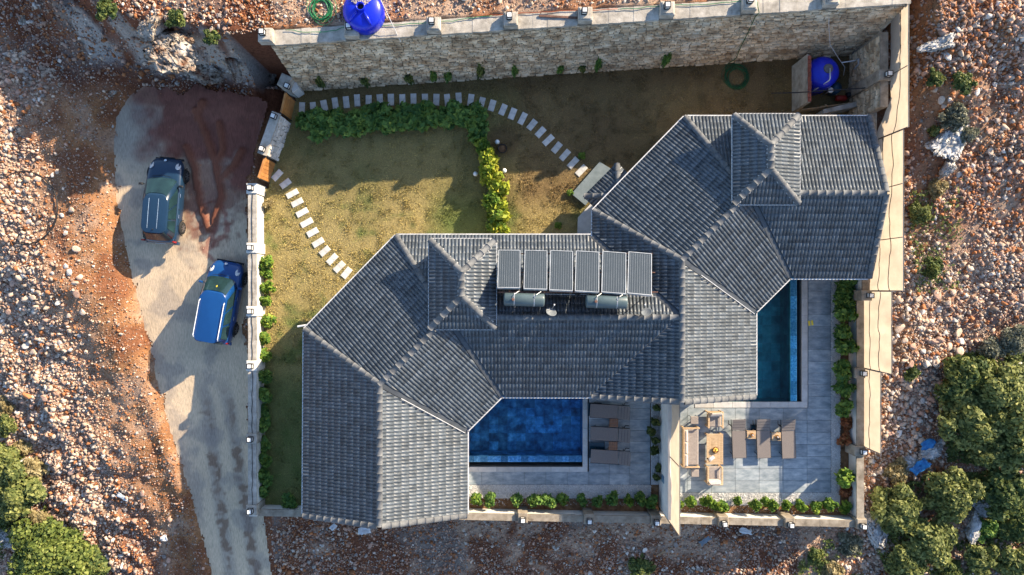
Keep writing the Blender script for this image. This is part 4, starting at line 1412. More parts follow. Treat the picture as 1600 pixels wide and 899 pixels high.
def pool(label, x0, x1, y0, y1, side, tile, tint, seed):
    """basin, weir and overflow channel on one side, coping, water. side 'y-' or 'x+' carries the weir"""
    t = thing('swimming_pool', label, 'pool', (0, 0, 0), group='swimming pools')
    D = 1.3; k = .46
    b = MB()
    if side == 'y-': ox0, ox1, oy0, oy1 = x0, x1, y0 - .56, y1
    else: ox0, ox1, oy0, oy1 = x0, x1 + .58, y0, y1
    b.box(((ox0 + ox1) / 2, (oy0 + oy1) / 2, -D - .12), (ox1 - ox0 + .3, oy1 - oy0 + .3, .2))
    for xa, xb, ya, yb in ((ox0 - .25, ox0 - .02, oy0, oy1), (ox1 + .02, ox1 + .25, oy0, oy1), (ox0 - .25, ox1 + .25, oy0 - .25, oy0 - .02), (ox0 - .25, ox1 + .25, oy1 + .02, oy1 + .25)):
        b.box(((xa + xb) / 2, (ya + yb) / 2, -D / 2 - .06), (xb - xa, yb - ya, D))
    basin = b.build('basin', joint_m, t)
    nx_ = round((x1 - x0) / k); ny_ = round((y1 - y0) / k); a, c = (x1 - x0) / nx_, (y1 - y0) / ny_
    q = MB(); q.box((0, 0, 0), (a - .006, c - .006, .02)); fm = q.mesh('pool_tile', tile)
    for i in range(nx_):
        for j in range(ny_):
            o = obj('pool_tile', fm, basin); o.location = (x0 + a * (i + .5), y0 + c * (j + .5), -D + random.uniform(-.001, .001))
    wl = MB()
    for i in range(nx_):
        for j in range(3):
            for yy in (y0 - .01, y1 + .01): wl.box((x0 + a * (i + .5), yy, -D + (j + .5) * (D / 3)), (a - .006, .02, D / 3 - .006), tone=random.random())
    for i in range(ny_):
        for j in range(3):
            for xx in (x0 - .01, x1 + .01): wl.box((xx, y0 + c * (i + .5), -D + (j + .5) * (D / 3)), (.02, c - .006, D / 3 - .006), tone=random.random())
    wl.build('wall_tile_field', tile, basin, kind='stuff')
    # weir: narrow mosaic-tiled wall just under the water, then the dark channel
    wm = MB()
    n = int(((x1 - x0) if side == 'y-' else (y1 - y0)) / .33)
    weir = MB()
    if side == 'y-': weir.box(((x0 + x1) / 2, y0 - .18, -.75), (x1 - x0, .31, 1.2))
    else: weir.box((x1 + .2, (y0 + y1) / 2, -.75), (.36, y1 - y0, 1.2))
    wp = weir.build('weir', joint_m, t)
    for i in range(n):
        q = MB()
        if side == 'y-':
            s = (x1 - x0) / n; q.box((x0 + s * (i + .5), y0 - .18, -.13), (s - .006, .32, .03))
        else:
            s = (y1 - y0) / n; q.box((x1 + .2, y0 + s * (i + .5), -.13), (.37, s - .006, .03))
        q.build('mosaic_tile', mosaic_m, wp)
    wv = MB()
    if side == 'y-': wv.box(((x0 + x1) / 2, (y0 - .02 + y1) / 2, -.05), (x1 - x0, y1 - y0 + .0, .004))
    else: wv.box(((x0 + x1 + .0) / 2, (y0 + y1) / 2, -.05), (x1 - x0 + .0, y1 - y0, .004))
    wv2 = MB(); wv2.v = [(x0, y0 - (.34 if side == 'y-' else 0), -.075), (x1 + (.38 if side == 'x+' else 0), y0 - (.34 if side == 'y-' else 0), -.075), (x1 + (.38 if side == 'x+' else 0), y1, -.075), (x0, y1, -.075)]
    wv2.f = [(0, 1, 2, 3)]; wv2.t = [0]
    wv2.build('water', water_mat('pool_water_' + side[0], tint), t)
    # coping slabs
    cw = .25
    def slabs(xa, xb, ya, yb, along):
        L = (xb - xa) if along == 'x' else (yb - ya); n_ = max(1, round(L / .9))
        for i in range(n_):
            q = MB()
            if along == 'x': q.cbox((xa + L * (i + .5) / n_, (ya + yb) / 2, -.005), (L / n_ - .008, yb - ya, .05), .008)
            else: q.cbox(((xa + xb) / 2, ya + L * (i + .5) / n_, -.005), (xb - xa, L / n_ - .008, .05), .008)
            q.build('coping', coping_m, t)
    if side == 'y-':
        slabs(ox0, ox1 + cw, oy0 - cw, oy0, 'x'); slabs(ox1, ox1 + cw, oy0, oy1 + cw, 'y'); slabs(ox0, ox1, oy1, oy1 + cw, 'x')
    else:
        slabs(9.2, ox1 + .3, oy0 - .3, oy0, 'x'); slabs(ox1, ox1 + .3, oy0, oy1 + .3, 'y')
    return t


pool('deep blue swimming pool next to the three dark loungers, in the lower shaded terrace', -2.62, 3.56, -8.48, -5.42, 'y-', pool_tile1, (.62, .86, 1.0), 3)
pool('dark teal swimming pool along the upper terrace, partly under the villa eaves', 10.75, 14.02, -5.76, .9, 'x+', pool_tile2, (.55, .9, .95), 5)
# paving along the villas
def slab(name, pts, z, thick=.15, mt=None):
    q = MB(); q.prism([tuple(W(a, b, z)[:2]) for a, b in pts], z - thick, z); return q.build(name, mt or paving_m, kind='structure')


slab('porch_step', [(893, 303), (915, 321), (958, 266), (937, 253)], .18, .3, mat('porch_slab', [(.13, .17, .19), (.20, .245, .27)], scale=3, rough=.7))  # terrace paving made darker and bluer: shade on the step put into its colour
slab('side_paving', [(903, 340), (902, 372), (940, 372), (940, 300)], .08, .2, coping_m)
slab('corner_paving', [(527, 462), (560, 470), (640, 385), (607, 380)], .08, .2, coping_m)
# beds
bed_m = mat('bed_soil', [(.10, .052, .028), (.20, .11, .058), (.29, .18, .10)], scale=5, rough=.95, bump=.7, spec=.05)


def bed(poly, z=-.035):
    q = MB(); q.prism(poly, z - .3, z); return q.build('planting_bed', bed_m, kind='structure')


bed([(-2.6, float(south_y(-2.6)) + .003), (7.4, float(south_y(7.4)) + .003), (7.4, -9.96), (-2.6, -9.96)])
bed([(7.63, float(south_y(7.6)) + .003), (16.98, float(south_y(17)) + .003), (16.98, -10.36), (7.63, -10.36)])
bed([(16.1, -10.355), (16.98, -10.355), (16.98, 3.0), (16.1, 3.0)])
bed([(7.0, -9.955), (7.4, -9.955), (7.4, -4.7), (7.0, -4.7)])


pale_bed = mat('pale_bed', [(.52, .505, .49), (.70, .69, .67)], scale=20, rough=.95, bump=.5, spec=.05)
q = MB()
for x0, x1, y0, y1 in ((-2.6, 7.0, -10.64, -9.965), (7.635, 16.55, -10.98, -10.365), (16.105, 16.55, -10.36, 2.9), (7.005, 7.4, -9.95, -4.75)): q.prism([(x0, y0), (x1, y0), (x1, y1), (x0, y1)], -.2, -.028)
q.build('gravel_bed', pale_bed, kind='structure')


def pebbles(rects, per, r0, r1, name='gravel'):
    X, Y = [], []
    for x0, x1, y0, y1, fade in rects:
        n_ = int((x1 - x0) * (y1 - y0) * per); X.append(rng.uniform(x0, x1, n_)); Y.append(rng.uniform(y0, y1, n_))
    X = np.concatenate(X); Y = np.concatenate(Y); n_ = len(X)
    r = rng.uniform(r0, r1, n_)
    v, f = scatter_blocks(X, Y, rng.uniform(-.025, .005, n_), r)
    tn = np.array((.84, .83, .81)) * rng.uniform(.72, 1.0, (n_, 1))
    return obj(name, np_mesh(name, v, f, rubble_m, col=np.repeat(tn, 8, 0)), kind='stuff')


pebbles([(-2.2, 7.0, -10.62, -9.97, 0), (7.65, 16.3, -10.98, -10.37, 0), (16.1, 16.56, -10.4, 1.5, 0), (7.02, 7.4, -9.9, -4.9, 0)], 1300, .02, .036)
pebbles([(-2.2, 7.2, -11.0, -10.6, 0), (7.7, 16.5, -11.35, -10.95, 0)], 90, .018, .03, 'loose_gravel')

# stepping stones
step_m = mat('stepping_stone', [(.44, .43, .41), (.60, .585, .555), (.68, .665, .63)], scale=4, rough=.9, bump=.25, bscale=30, rnd=.12, coord='obj')
PATHN = [(471.7, 169), (489, 169), (506.7, 166), (523.7, 161.7), (541, 160), (558, 157), (576, 158), (593.7, 157), (610.7, 156), (628.7, 156.7), (646, 156), (664, 156), (681.7, 156), (699, 156.7), (716.7, 154), (735.5, 156.5), (752.5, 161), (768.7, 165), (785.9, 171.5), (800.7, 177.9), (816.6, 185.4), (831.3, 195.2), (844.6, 206.8), (856.8, 219.2), (870, 230.8), (882.8, 242.4), (895.5, 254.8), (908.3, 266.7)]
PATHW = [(433, 274), (446, 286), (459, 297), (456.7, 303.3), (464.3, 316.7), (472, 332.3), (479, 348.3), (488.3, 363.3), (497, 379.3), (507.3, 392.7), (519, 405.3), (530, 417.3), (541.3, 426.7)]
PATHW = [(433, 274), (446, 287), (456.5, 303), (464.3, 316.7), (472, 332.3), (479, 348.3), (488.3, 363.3), (497, 379.3), (507.3, 392.7), (519, 405.3), (530, 417.3), (541.3, 426.7)]
q = MB(); q.cbox((0, 0, 0), (.30, .60, .09), .015); STEP_ME = q.mesh('stepping_stone', step_m)
for pts, desc, grp in ((PATHN, 'from the upper gate on the path to the porch', 'stepping stones of the path to the porch'), (PATHW, 'from the lower gate on the short path to the villa', 'stepping stones of the short path')):
    for i, (a, b) in enumerate(pts):
        p = W(a, b, .04); e0 = Vector(pts[max(0, i - 1)]); e1 = Vector(pts[min(len(pts) - 1, i + 1)]); t = e1 - e0
        ang = atan2(-t.y, t.x)
        o = obj('stepping_stone', STEP_ME, label=f'pale rectangular stepping stone, {nth(i)} {desc}', cat='stepping stone', group=grp)
        o.location = (p.x, p.y, .012 + random.uniform(-.004, .006)); o.rotation_euler = (random.uniform(-.015, .015), random.uniform(-.015, .015), ang + random.uniform(-.06, .06))
        o.scale = (random.uniform(.95, 1.05), random.uniform(.95, 1.06), 1)

# ================================================================== CARS
def car_paint(name, c):
    m = mat(name, [tuple(v * .92 for v in c), tuple(v * 1.05 for v in c)], scale=2, rough=.32, bump=0, coat=.6, spec=.4, coord='obj'); return m


rubber = mat('tyre_rubber', (.018, .018, .018), rough=.85, bump=0)
alloy = mat('alloy', (.34, .34, .35), rough=.35, bump=0, metal=.8)
chrome = mat('chrome', (.62, .62, .63), rough=.15, bump=0, metal=.9)
trimblack = mat('black_trim', (.016, .016, .018), rough=.6, bump=0)
wscreen = mat('car_glass', [(.008, .02, .024), (.02, .05, .055)], scale=1.5, rough=.08, bump=0, spec=.5, coord='obj')
headl = mat('headlight_glass', [(.45, .47, .49), (.75, .77, .78)], scale=14, rough=.1, bump=0, spec=.8, coord='obj')
redl = mat('tail_light', (.30, .012, .012), rough=.2, bump=0)
plate_m = mat('number_plate', (.7, .7, .68), rough=.5, bump=0)


def loft(m, rings, close0=True, close1=True):
    n = len(rings[0]); o = len(m.v)
    for r_ in rings: m.v += [tuple(p) for p in r_]
    for i in range(len(rings) - 1):
        for k in range(n):
            j = (k + 1) % n
            m.f.append((o + i * n + k, o + i * n + j, o + (i + 1) * n + j, o + (i + 1) * n + k)); m.t.append(0)
    if close0: m.f.append(tuple(o + k for k in range(n))[::-1]); m.t.append(0)
    if close1: m.f.append(tuple(o + (len(rings) - 1) * n + k for k in range(n))); m.t.append(0)


def car(label, loc, heading, paint, P):
    """P: measures of the car; nose towards +y"""
    t = thing('parked_car', label, 'car', loc, heading, 'cars parked on the concrete lane')
    L, Wd, Hh = P['L'], P['W'], P['H']; hw = Wd / 2; belt = P['belt']
    # body below the windows: rings along the length
    st = P['stations']      # (y, half width factor, top height, low height)
    rings = []
    for y, wf, top, low in st:
        w_ = hw * wf; cr = P['crown']
        half = [(0, top), (w_ * .45, top - cr * .25), (w_ * .78, top - cr * .8), (w_ * .93, top - cr * 1.9), (w_ * .99, top - .16), (w_ * 1.0, (top + low) / 2 + .05), (w_ * .985, low + .14), (w_ * .93, low), (w_ * .5, low - .02)]
        ring = [(x, y, z) for x, z in half] + [(-x, y, z) for x, z in half[::-1][:-1]]
        ring = ring[:9] + [(-x, y, z) for x, z in half[1:][::-1]]
        rings.append(ring)
    b = MB(); loft(b, rings)
    body = b.build('body', paint, t, True)
    sub = body.modifiers.new('smooth', 'SUBSURF'); sub.levels = 1; sub.render_levels = 1
    # cabin: rings by height
    cab = P['cabin']        # (z, y rear, y front, half width)

    def ring_at(z, y0, y1, w_, grow=0.0):
        y0 -= grow; y1 += grow; w_ += grow; r_ = min(.36, w_ * .5); pts = []
        for cx_, cy_, a0 in ((w_ - r_, y1 - r_ * 1.0, 0), (-w_ + r_, y1 - r_, 90), (-w_ + r_, y0 + r_, 180), (w_ - r_, y0 + r_, 270)):
            for k in range(5):
                a = R(a0 + 90 * k / 4); pts.append((cx_ + r_ * cos(a), cy_ + r_ * sin(a) * (1 if a0 in (0, 90) else 1), z))
        # bow the front and rear
        return [(x, y + (.10 * (1 - (x / w_) ** 2) if y > (y0 + y1) / 2 and y > y1 - r_ else (-.05 * (1 - (x / w_) ** 2) if y < y0 + r_ else 0)), z) for x, y, z in pts]
    rr = [ring_at(*c) for c in cab]
    c_ = MB(); loft(c_, rr, True, False)
    top = rr[-1]; cx_ = sum(p[0] for p in top) / len(top); cy_ = sum(p[1] for p in top) / len(top)
    inner = [(p[0] * .72, cy_ + (p[1] - cy_) * .8, p[2] + .045) for p in top]
    loft(c_, [top, inner], False, True)
    cabin = c_.build('roof', paint, t, True)
    # windows lie just proud of the cabin sides
    (z0, a0, f0, w0), (z1, a1, f1, w1) = cab[0], cab[1]

    def wpt(f, side):       # front edge points between sill and roof
        return f

    def quad(name, pts, parent, mt, push):
        m = MB(); pts = [Vector(p) for p in pts]; n_ = (pts[1] - pts[0]).cross(pts[3] - pts[0]).normalized() * push
        k = 6; g = []
        for i in range(k + 1):
            for j in range(3):
                u, v_ = i / k, j / 2
                p = (pts[0] * (1 - u) + pts[1] * u) * (1 - v_) + (pts[3] * (1 - u) + pts[2] * u) * v_
                g.append(p + n_)
        m.v = [tuple(p) for p in g]
        for i in range(k):
            for j in range(2):
                a = i * 3 + j; m.f.append((a, a + 3, a + 4, a + 1)); m.t.append(0)
        return m.build(name, mt, parent, True)
    lo, hi = .10, .93

    def lp(z_t): return z0 + (z1 - z0) * z_t, a0 + (a1 - a0) * z_t, f0 + (f1 - f0) * z_t, w0 + (w1 - w0) * z_t

    def bowed(name, front, mt):
        m = MB(); n_ = 10
        for zt in (.04, .5, .94):
            z, ya, yf, w_ = lp(zt)
            for i in range(n_ + 1):
                x = (-1 + 2 * i / n_) * (w_ - .10)
                bow = (1 - (x / w_) ** 2)
                q_ = max(0, abs(x) - (w_ - .28)) / .28
                y = (yf + .10 * bow - .28 * (1 - sqrt(max(0, 1 - q_ * q_))) + .018) if front else (ya - .05 * bow + .28 * (1 - sqrt(max(0, 1 - q_ * q_))) - .018)
                m.v.append((x, y, z + .012))
        for j in range(2):
            for i in range(n_):
                a = j * (n_ + 1) + i; f = (a, a + 1, a + n_ + 2, a + n_ + 1); m.f.append(f if not front else f[::-1]); m.t.append(0)
        return m.build(name, mt, t, True)
    bowed('windscreen', True, wscreen); bowed('rear_window', False, wscreen)
    for s in (-1, 1):
        cuts = P['cuts']
        for (u0, u1) in cuts:
            def sp(u, zt):
                z, ya, yf, w_ = lp(zt); y = ya + .2 + (yf - ya - .45) * u
                return (s * (w_ + .012), y, z)
            quad('side_window', [sp(u0, .08), sp(u1, .08), sp(min(u1, u1 * 1.0), .86), sp(u0, .86)] if s > 0 else [sp(u1, .08), sp(u0, .08), sp(u0, .86), sp(u1, .86)], t, wscreen, .004)
        # wheels
        for yw in P['wheels']:
            Mw = Matrix.Rotation(pi / 2, 3, 'Y')
            m = MB(); m.lathe([(.19, -.10), (.29, -.105), (.325, -.07), (.33, 0), (.325, .07), (.29, .105), (.19, .10)], (s * (hw - .08), yw, .33), 22, Mw)
            wh = m.build('wheel', rubber, t, True)
            m = MB(); m.lathe([(.045, .108), (.05, .118), (.0, .118)][:2], (s * (hw - .08), yw, .33), 12, Mw if s > 0 else Matrix.Rotation(-pi / 2, 3, 'Y'))
            for k in range(7):
                a = 2 * pi * k / 7
                x_ = s * (hw - .08 + .108)
                m.add([(x_, yw + cos(a + d_) * r_, .33 + sin(a + d_) * r_) for r_, d_ in ((.04, -.5), (.2, -.12), (.2, .12), (.04, .5))] + [(x_ + s * .01, yw + cos(a + d_) * r_, .33 + sin(a + d_) * r_) for r_, d_ in ((.04, -.5), (.2, -.12), (.2, .12), (.04, .5))], [(0, 1, 2, 3), (4, 7, 6, 5), (0, 4, 5, 1), (1, 5, 6, 2), (2, 6, 7, 3), (3, 7, 4, 0)])
            m.build('rim', alloy, wh)
            m = MB(); arc = []
            for k in range(13):
                a = pi * k / 12; arc.append((s * (hw + .005), yw + cos(a) * .38, .33 + sin(a) * .38))
            m.tube(arc, .028, 6); m.build('wheel_arch', P.get('arch', trimblack), t)
        # lights
        yh, xh, zh = P['head']
        m = MB(); m.lathe([(.02, .0), (.12, .02), (.15, .0), (.13, -.05)], (0, 0, 0), 14)
        o = m.build('headlight', headl, t, True); o.location = (s * xh, yh, zh); o.rotation_euler = (R(-38), R(22) * s, R(-18) * s); o.scale = (.8, 1.5, 1)
        m = MB(); m.cbox((s * (hw - .12), -L / 2 + .10, .82), (.12, .08, .26), .03); m.build('tail_light', redl, t)
        # mirror
        m = MB(); m.cbox((s * (hw + .10), P['mirror'], belt + .06), (.2, .11, .14), .04); mi = m.build('mirror', P.get('mirror_m', paint), t)
        m = MB(); m.box((s * (hw + .0), P['mirror'], belt + .01), (.1, .05, .04)); m.build('mirror_arm', trimblack, mi)
        if P.get('rail'):
            z, ya, yf, w_ = cab[1]
            m = MB(); m.tube([(s * (w_ - .06), ya + .12, z + .0), (s * (w_ - .05), ya + .2, z + .075), (s * (w_ - .05), yf - .45, z + .085), (s * (w_ - .06), yf - .36, z + .01)], .022, 7); m.build('roof_rail', P['rail'], t)
        for yy in P['handles']:
            m = MB(); m.cbox((s * (hw + .004), yy, belt - .13), (.03, .19, .035), .01); m.build('door_handle', chrome, t)
        for ya_, yb_ in P['doors']:
            m = MB(); m.box((s * (hw * .994), ya_, .62), (.012, .012, .55)); m.build('door_seam', trimblack, t)
    m = MB(); m.cbox((0, L / 2 - .02, .36), (Wd * .78, .1, .16), .03); m.build('bumper_grille', trimblack, t)
    m = MB(); m.cbox((0, L / 2 + .015, .62), (Wd * .42, .06, .1), .02); m.build('grille', trimblack, t)
    m = MB(); m.lathe([(.05, 0), (.07, .008), (.055, .014)], (0, L / 2 - .14, P['badge']), 16, Matrix.Rotation(R(-20), 3, 'X')); m.build('badge', chrome, t)
    m = MB(); m.box((0, L / 2 + .04, .42), (.5, .015, .11)); m.build('number_plate', plate_m, t)
    m = MB(); m.box((0, -L / 2 - .01, .62), (.5, .02, .11)); m.build('number_plate', plate_m, t)
    m = MB(); m.cbox((0, -L / 2 + .05, .40), (Wd * .92, .16, .22), .05); m.build('rear_bumper', P.get('bump', trimblack), t)
    m = MB(); y_ = cab[0][2] + .13; m.tube([(-hw * .55, y_, belt + .035), (0, y_ + .07, belt + .03), (hw * .5, y_, belt + .035)], .012, 5); m.build('wiper', trimblack, t)
    return t, cabin


suv_paint = car_paint('slate_blue_paint', (.012, .036, .075))
mpv_paint = car_paint('bright_blue_paint', (.006, .055, .20))
HB = dict(L=4.25, W=1.78, H=1.52, belt=.98, crown=.05, rail=None, mirror_m=trimblack, bump=None)
HB['bump'] = suv_paint
HB['stations'] = [(-2.12, .74, .84, .42), (-2.02, .88, .93, .32), (-1.6, .97, .99, .26), (-.8, 1.0, 1.0, .24), (.2, 1.0, .99, .24), (.85, 1.0, .97, .24), (1.35, .975, .93, .26), (1.75, .92, .86, .28), (2.02, .80, .74, .3), (2.14, .62, .62, .36)]
HB['cabin'] = [(.95, -1.95, 1.02, .83), (1.46, -1.62, .12, .60)]
HB['cuts'] = [(.05, .30), (.34, .62), (.66, .98)]
HB['wheels'] = (-1.28, 1.32); HB['head'] = (1.72, .66, .80); HB['mirror'] = .72; HB['handles'] = (-.75, .28); HB['doors'] = ((-.4, 0), (.65, 0), (-1.2, 0)); HB['badge'] = .80
cz = lambda x, y: float(z_road(y)) + .04
c1 = W(257, 314, .45)
car1, cab1 = car('dark slate blue hatchback with ribbed roof, parked on the muddy turning place', (c1.x, c1.y, cz(c1.x, c1.y)), R(-4.5), suv_paint, HB)
m = MB()
for x in (-.28, .18): m.tube([(x, -1.45, 1.513), (x * 1.02, -.6, 1.517), (x, .0, 1.513)], .012, 5)
m.build('roof_rib', chrome, car1)
m = MB(); m.lathe([(.03, 0), (.012, .05), (.004, .14)], (0, -1.5, 1.50), 8); m.build('aerial', trimblack, car1)
MP = dict(L=4.15, W=1.76, H=1.72, belt=1.04, crown=.045, rail=mat('rail_white', (.72, .73, .75), rough=.3, bump=0))
MP['stations'] = [(-2.08, .84, .98, .4), (-1.98, .94, 1.06, .32), (-1.6, .985, 1.09, .26), (-.8, 1.0, 1.09, .24), (.2, 1.0, 1.08, .24), (.85, 1.0, 1.05, .24), (1.3, .98, 1.0, .26), (1.68, .92, .93, .28), (1.95, .80, .80, .3), (2.08, .62, .68, .36)]
MP['cabin'] = [(1.04, -2.02, 1.18, .82), (1.66, -1.94, .42, .66)]
MP['cuts'] = [(.02, .30), (.34, .63), (.67, .98)]
MP['wheels'] = (-1.28, 1.3); MP['head'] = (1.62, .66, .87); MP['mirror'] = .85; MP['handles'] = (-.7, .3); MP['doors'] = ((-.45, 0), (.7, 0)); MP['badge'] = .88; MP['bump'] = mpv_paint
c2 = W(341, 472, .4)
car2, cab2 = car('bright blue people carrier with white roof rails, parked aslant beside the lane wall', (c2.x, c2.y, cz(c2.x, c2.y)), R(-10.5), mpv_paint, MP)
m = MB(); m.box((.02, 0, 0), (.09, .09, .012)); o = m.build('sticker', mat('yellow_sticker', (.75, .58, .05), rough=.6, bump=0), car2); o.location = (-.02, .78, 1.475); o.rotation_euler = (R(-35), 0, R(40))

# ================================================================== ON THE ROOF
panel_glass = mat('collector_glass', [(.026, .034, .042), (.048, .058, .068)], scale=30, rough=.25, bump=.1, bscale=90, spec=.5, coord='obj', detail=2)
alu = mat('aluminium', (.42, .43, .44), rough=.4, bump=0, metal=.5)
tank_m = mat('boiler_casing', [(.055, .085, .095), (.085, .12, .13)], scale=2, rough=.35, bump=0, spec=.5, coord='obj')
rust = mat('rusty_steel', [(.07, .035, .025), (.20, .10, .07)], scale=8, rough=.8, bump=.2, coord='obj')


def solar(label, xs, tank_x, z_off, extra):
    t = thing('solar_water_heater', label, 'solar heater', (0, 0, 0), group='solar water heaters')
    for (px0, px1, pyt, pyb) in xs:
        a, b = W(px0, pyt, 4.3), W(px1, pyt, 4.3); c = W((px0 + px1) / 2 - 1, pyb, 5.5)
        w_ = b.x - a.x; top = (a + b) / 2; ax_v = (c - top); Ln = ax_v.length; v = ax_v.normalized(); u = Vector((1, 0, 0)); u = (u - v * u.dot(v)).normalized(); n_ = u.cross(v)
        if n_.z < 0: n_ = -n_
        M = Matrix((u, n_.cross(u), n_)).transposed().to_4x4(); M.translation = (top + c) / 2
        q = MB(); q.box((0, 0, 0), (w_ - .05, Ln - .05, .07)); p = q.build('solar_panel', panel_glass, t); p.matrix_local = M
        q = MB()
        for s in (-1, 1):
            q.box((s * (w_ / 2 - .012), 0, .005), (.035, Ln, .1)); q.box((0, s * (Ln / 2 - .012), .005), (w_ - .06, .035, .1))
        f = q.build('panel_frame', alu, p)
        q = MB()
        for k in range(9): q.box((-w_ / 2 + w_ * (k + 1) / 10, 0, .036), (.006, Ln - .1, .004))
        q.build('absorber_ribs', alu, p)
    x0, x1, y = tank_x
    a, b = W(x0, y, 5.3), W(x1, y + extra, 5.3); Mx = Matrix.Rotation(pi / 2, 3, 'Y')
    q = MB(); Lt = b.x - a.x; q.lathe([(.05, -Lt / 2 - .035), (.2, -Lt / 2 - .025), (.27, -Lt / 2), (.29, -Lt / 2 + .04), (.29, Lt / 2 - .04), (.27, Lt / 2), (.2, Lt / 2 + .025), (.05, Lt / 2 + .035)], (0, 0, 0), 28, Mx)
    tk = q.build('boiler_tank', tank_m, t, True); tk.location = (a + b) / 2; tk.rotation_euler = (0, 0, R(-1.4))
    q = MB()
    for s in (-.25, .25): q.lathe([(.294, s * Lt - .02), (.294, s * Lt + .02)], (0, 0, 0), 28, Mx, False, False)
    q.build('strap', alu, tk)
    q = MB(); q.tube([(-Lt * .28, 0, .28), (-Lt * .28, 0, .36)], .06, 10); q.build('valve', rust, tk)
    for s in (-.3, .25):
        q = MB(); q.tube([(s * Lt, .05, .28), (s * Lt + .08, .22, .34), (s * Lt + .28, .36, .18)], .014, 6); q.build('pipe', alu, tk)
    cxm = (a.x + b.x) / 2
    for dx in (-Lt * .38, Lt * .38):
        q = MB(); q.tube([(cxm + dx, a.y - .1, 4.4), (cxm + dx, a.y - .1, 5.02)], .025, 6); q.tube([(cxm + dx, a.y + .15, 4.3), (cxm + dx, a.y + .15, 5.02)], .025, 6); q.tube([(cxm + dx, a.y - .2, 5.0), (cxm + dx, a.y + .42, 5.0)], .025, 6); q.build('stand', rust, t)
    xa, xb = W(xs[0][0], 400, 4).x, W(xs[-1][1], 400, 4).x
    for yy, zz in ((-.2, 5.36), (1.5, 4.2), (.65, 4.76)):
        q = MB(); q.tube([(xa, yy, zz), (xb, yy, zz)], .025, 6); q.build('rail', rust, t)
    for x in (xa + .1, (xa + xb) / 2, xb - .1):
        q = MB(); q.tube([(x, -.2, 4.2), (x, -.2, 5.36)], .025, 6); q.tube([(x, 1.5, 3.3), (x, 1.5, 4.2)], .025, 6); q.build('leg', rust, t)
    q = MB(); q.tube([(xa + .1, a.y + .30, 5.02), (cxm, a.y + .24, 5.06), (xb, a.y + .2, 5.02)], .014, 6); q.build('pipe', alu, t)
    return t


solar('solar water heater with three grey collectors, next to the villa tower', [(779, 813, 392, 451), (820, 855, 392.5, 453), (860, 895, 393, 455)], (788, 850, 468), 0, .6)
solar('solar water heater with three grey collectors, farther from the tower, next to the hip ridge', [(900, 936, 394, 457), (941.5, 978, 395, 459), (982, 1018, 396, 461)], (916, 979, 471), 0, 1)


def dish(px, py, label, rot):
    p = W(px, py, 5.0); t = thing('satellite_dish', label, 'satellite dish', (p.x, p.y, 4.7), rot, 'satellite dishes')
    M = Matrix.Rotation(R(48), 3, 'X')
    q = MB(); q.lathe([(.02, -.06), (.12, -.045), (.21, -.01), (.24, .02), (.235, .024), (.2, .002), (.02, -.04)], (0, 0, .34), 20, M); q.build('reflector', mat('dish_grey', (.17, .19, .21), rough=.5, bump=0), t, True)
    q = MB(); q.tube([(0, 0, 0), (0, 0, .3)], .02, 6); q.build('mast', alu, t)
    q = MB(); q.tube([(0, -.12, .2), (0, -.34, .62)], .01, 5); q.build('feed_arm', alu, t)
    q = MB(); q.cbox((0, -.35, .64), (.06, .06, .1), .01); q.build('receiver', white_metal, t)


dish(861, 488, 'small satellite dish on the ridge between the two boilers', R(160))
dish(1010, 488, 'small satellite dish on the ridge near the hip corner', R(-160))

# ================================================================== GARDEN FURNITURE
sling = mat('lounger_sling', [(.15, .128, .118), (.23, .20, .185)], scale=60, rough=.8, bump=.2, bscale=160, coord='obj', detail=2)
taupe = mat('taupe_cushion', [(.24, .205, .185), (.34, .295, .265)], scale=9, rough=.95, bump=.3, bscale=70, coord='obj')
cream_c = mat('cream_cushion', [(.46, .40, .36), (.58, .52, .47)], scale=9, rough=.95, bump=.3, bscale=50, coord='obj')
oak = mat('oak', [(.36, .23, .12), (.52, .36, .21), (.58, .43, .27)], scale=4, rough=.6, bump=.15, stretch=(1, 6, 6), coord='obj', rnd=.1)
teak = mat('teak', [(.16, .075, .04), (.30, .15, .085)], scale=4, rough=.6, bump=.15, stretch=(6, 1, 6), coord='obj', rnd=.12)
hatch_m = mat('hatch_glass', [(.004, .02, .035), (.01, .045, .07)], scale=2, rough=.15, bump=0, spec=.6)


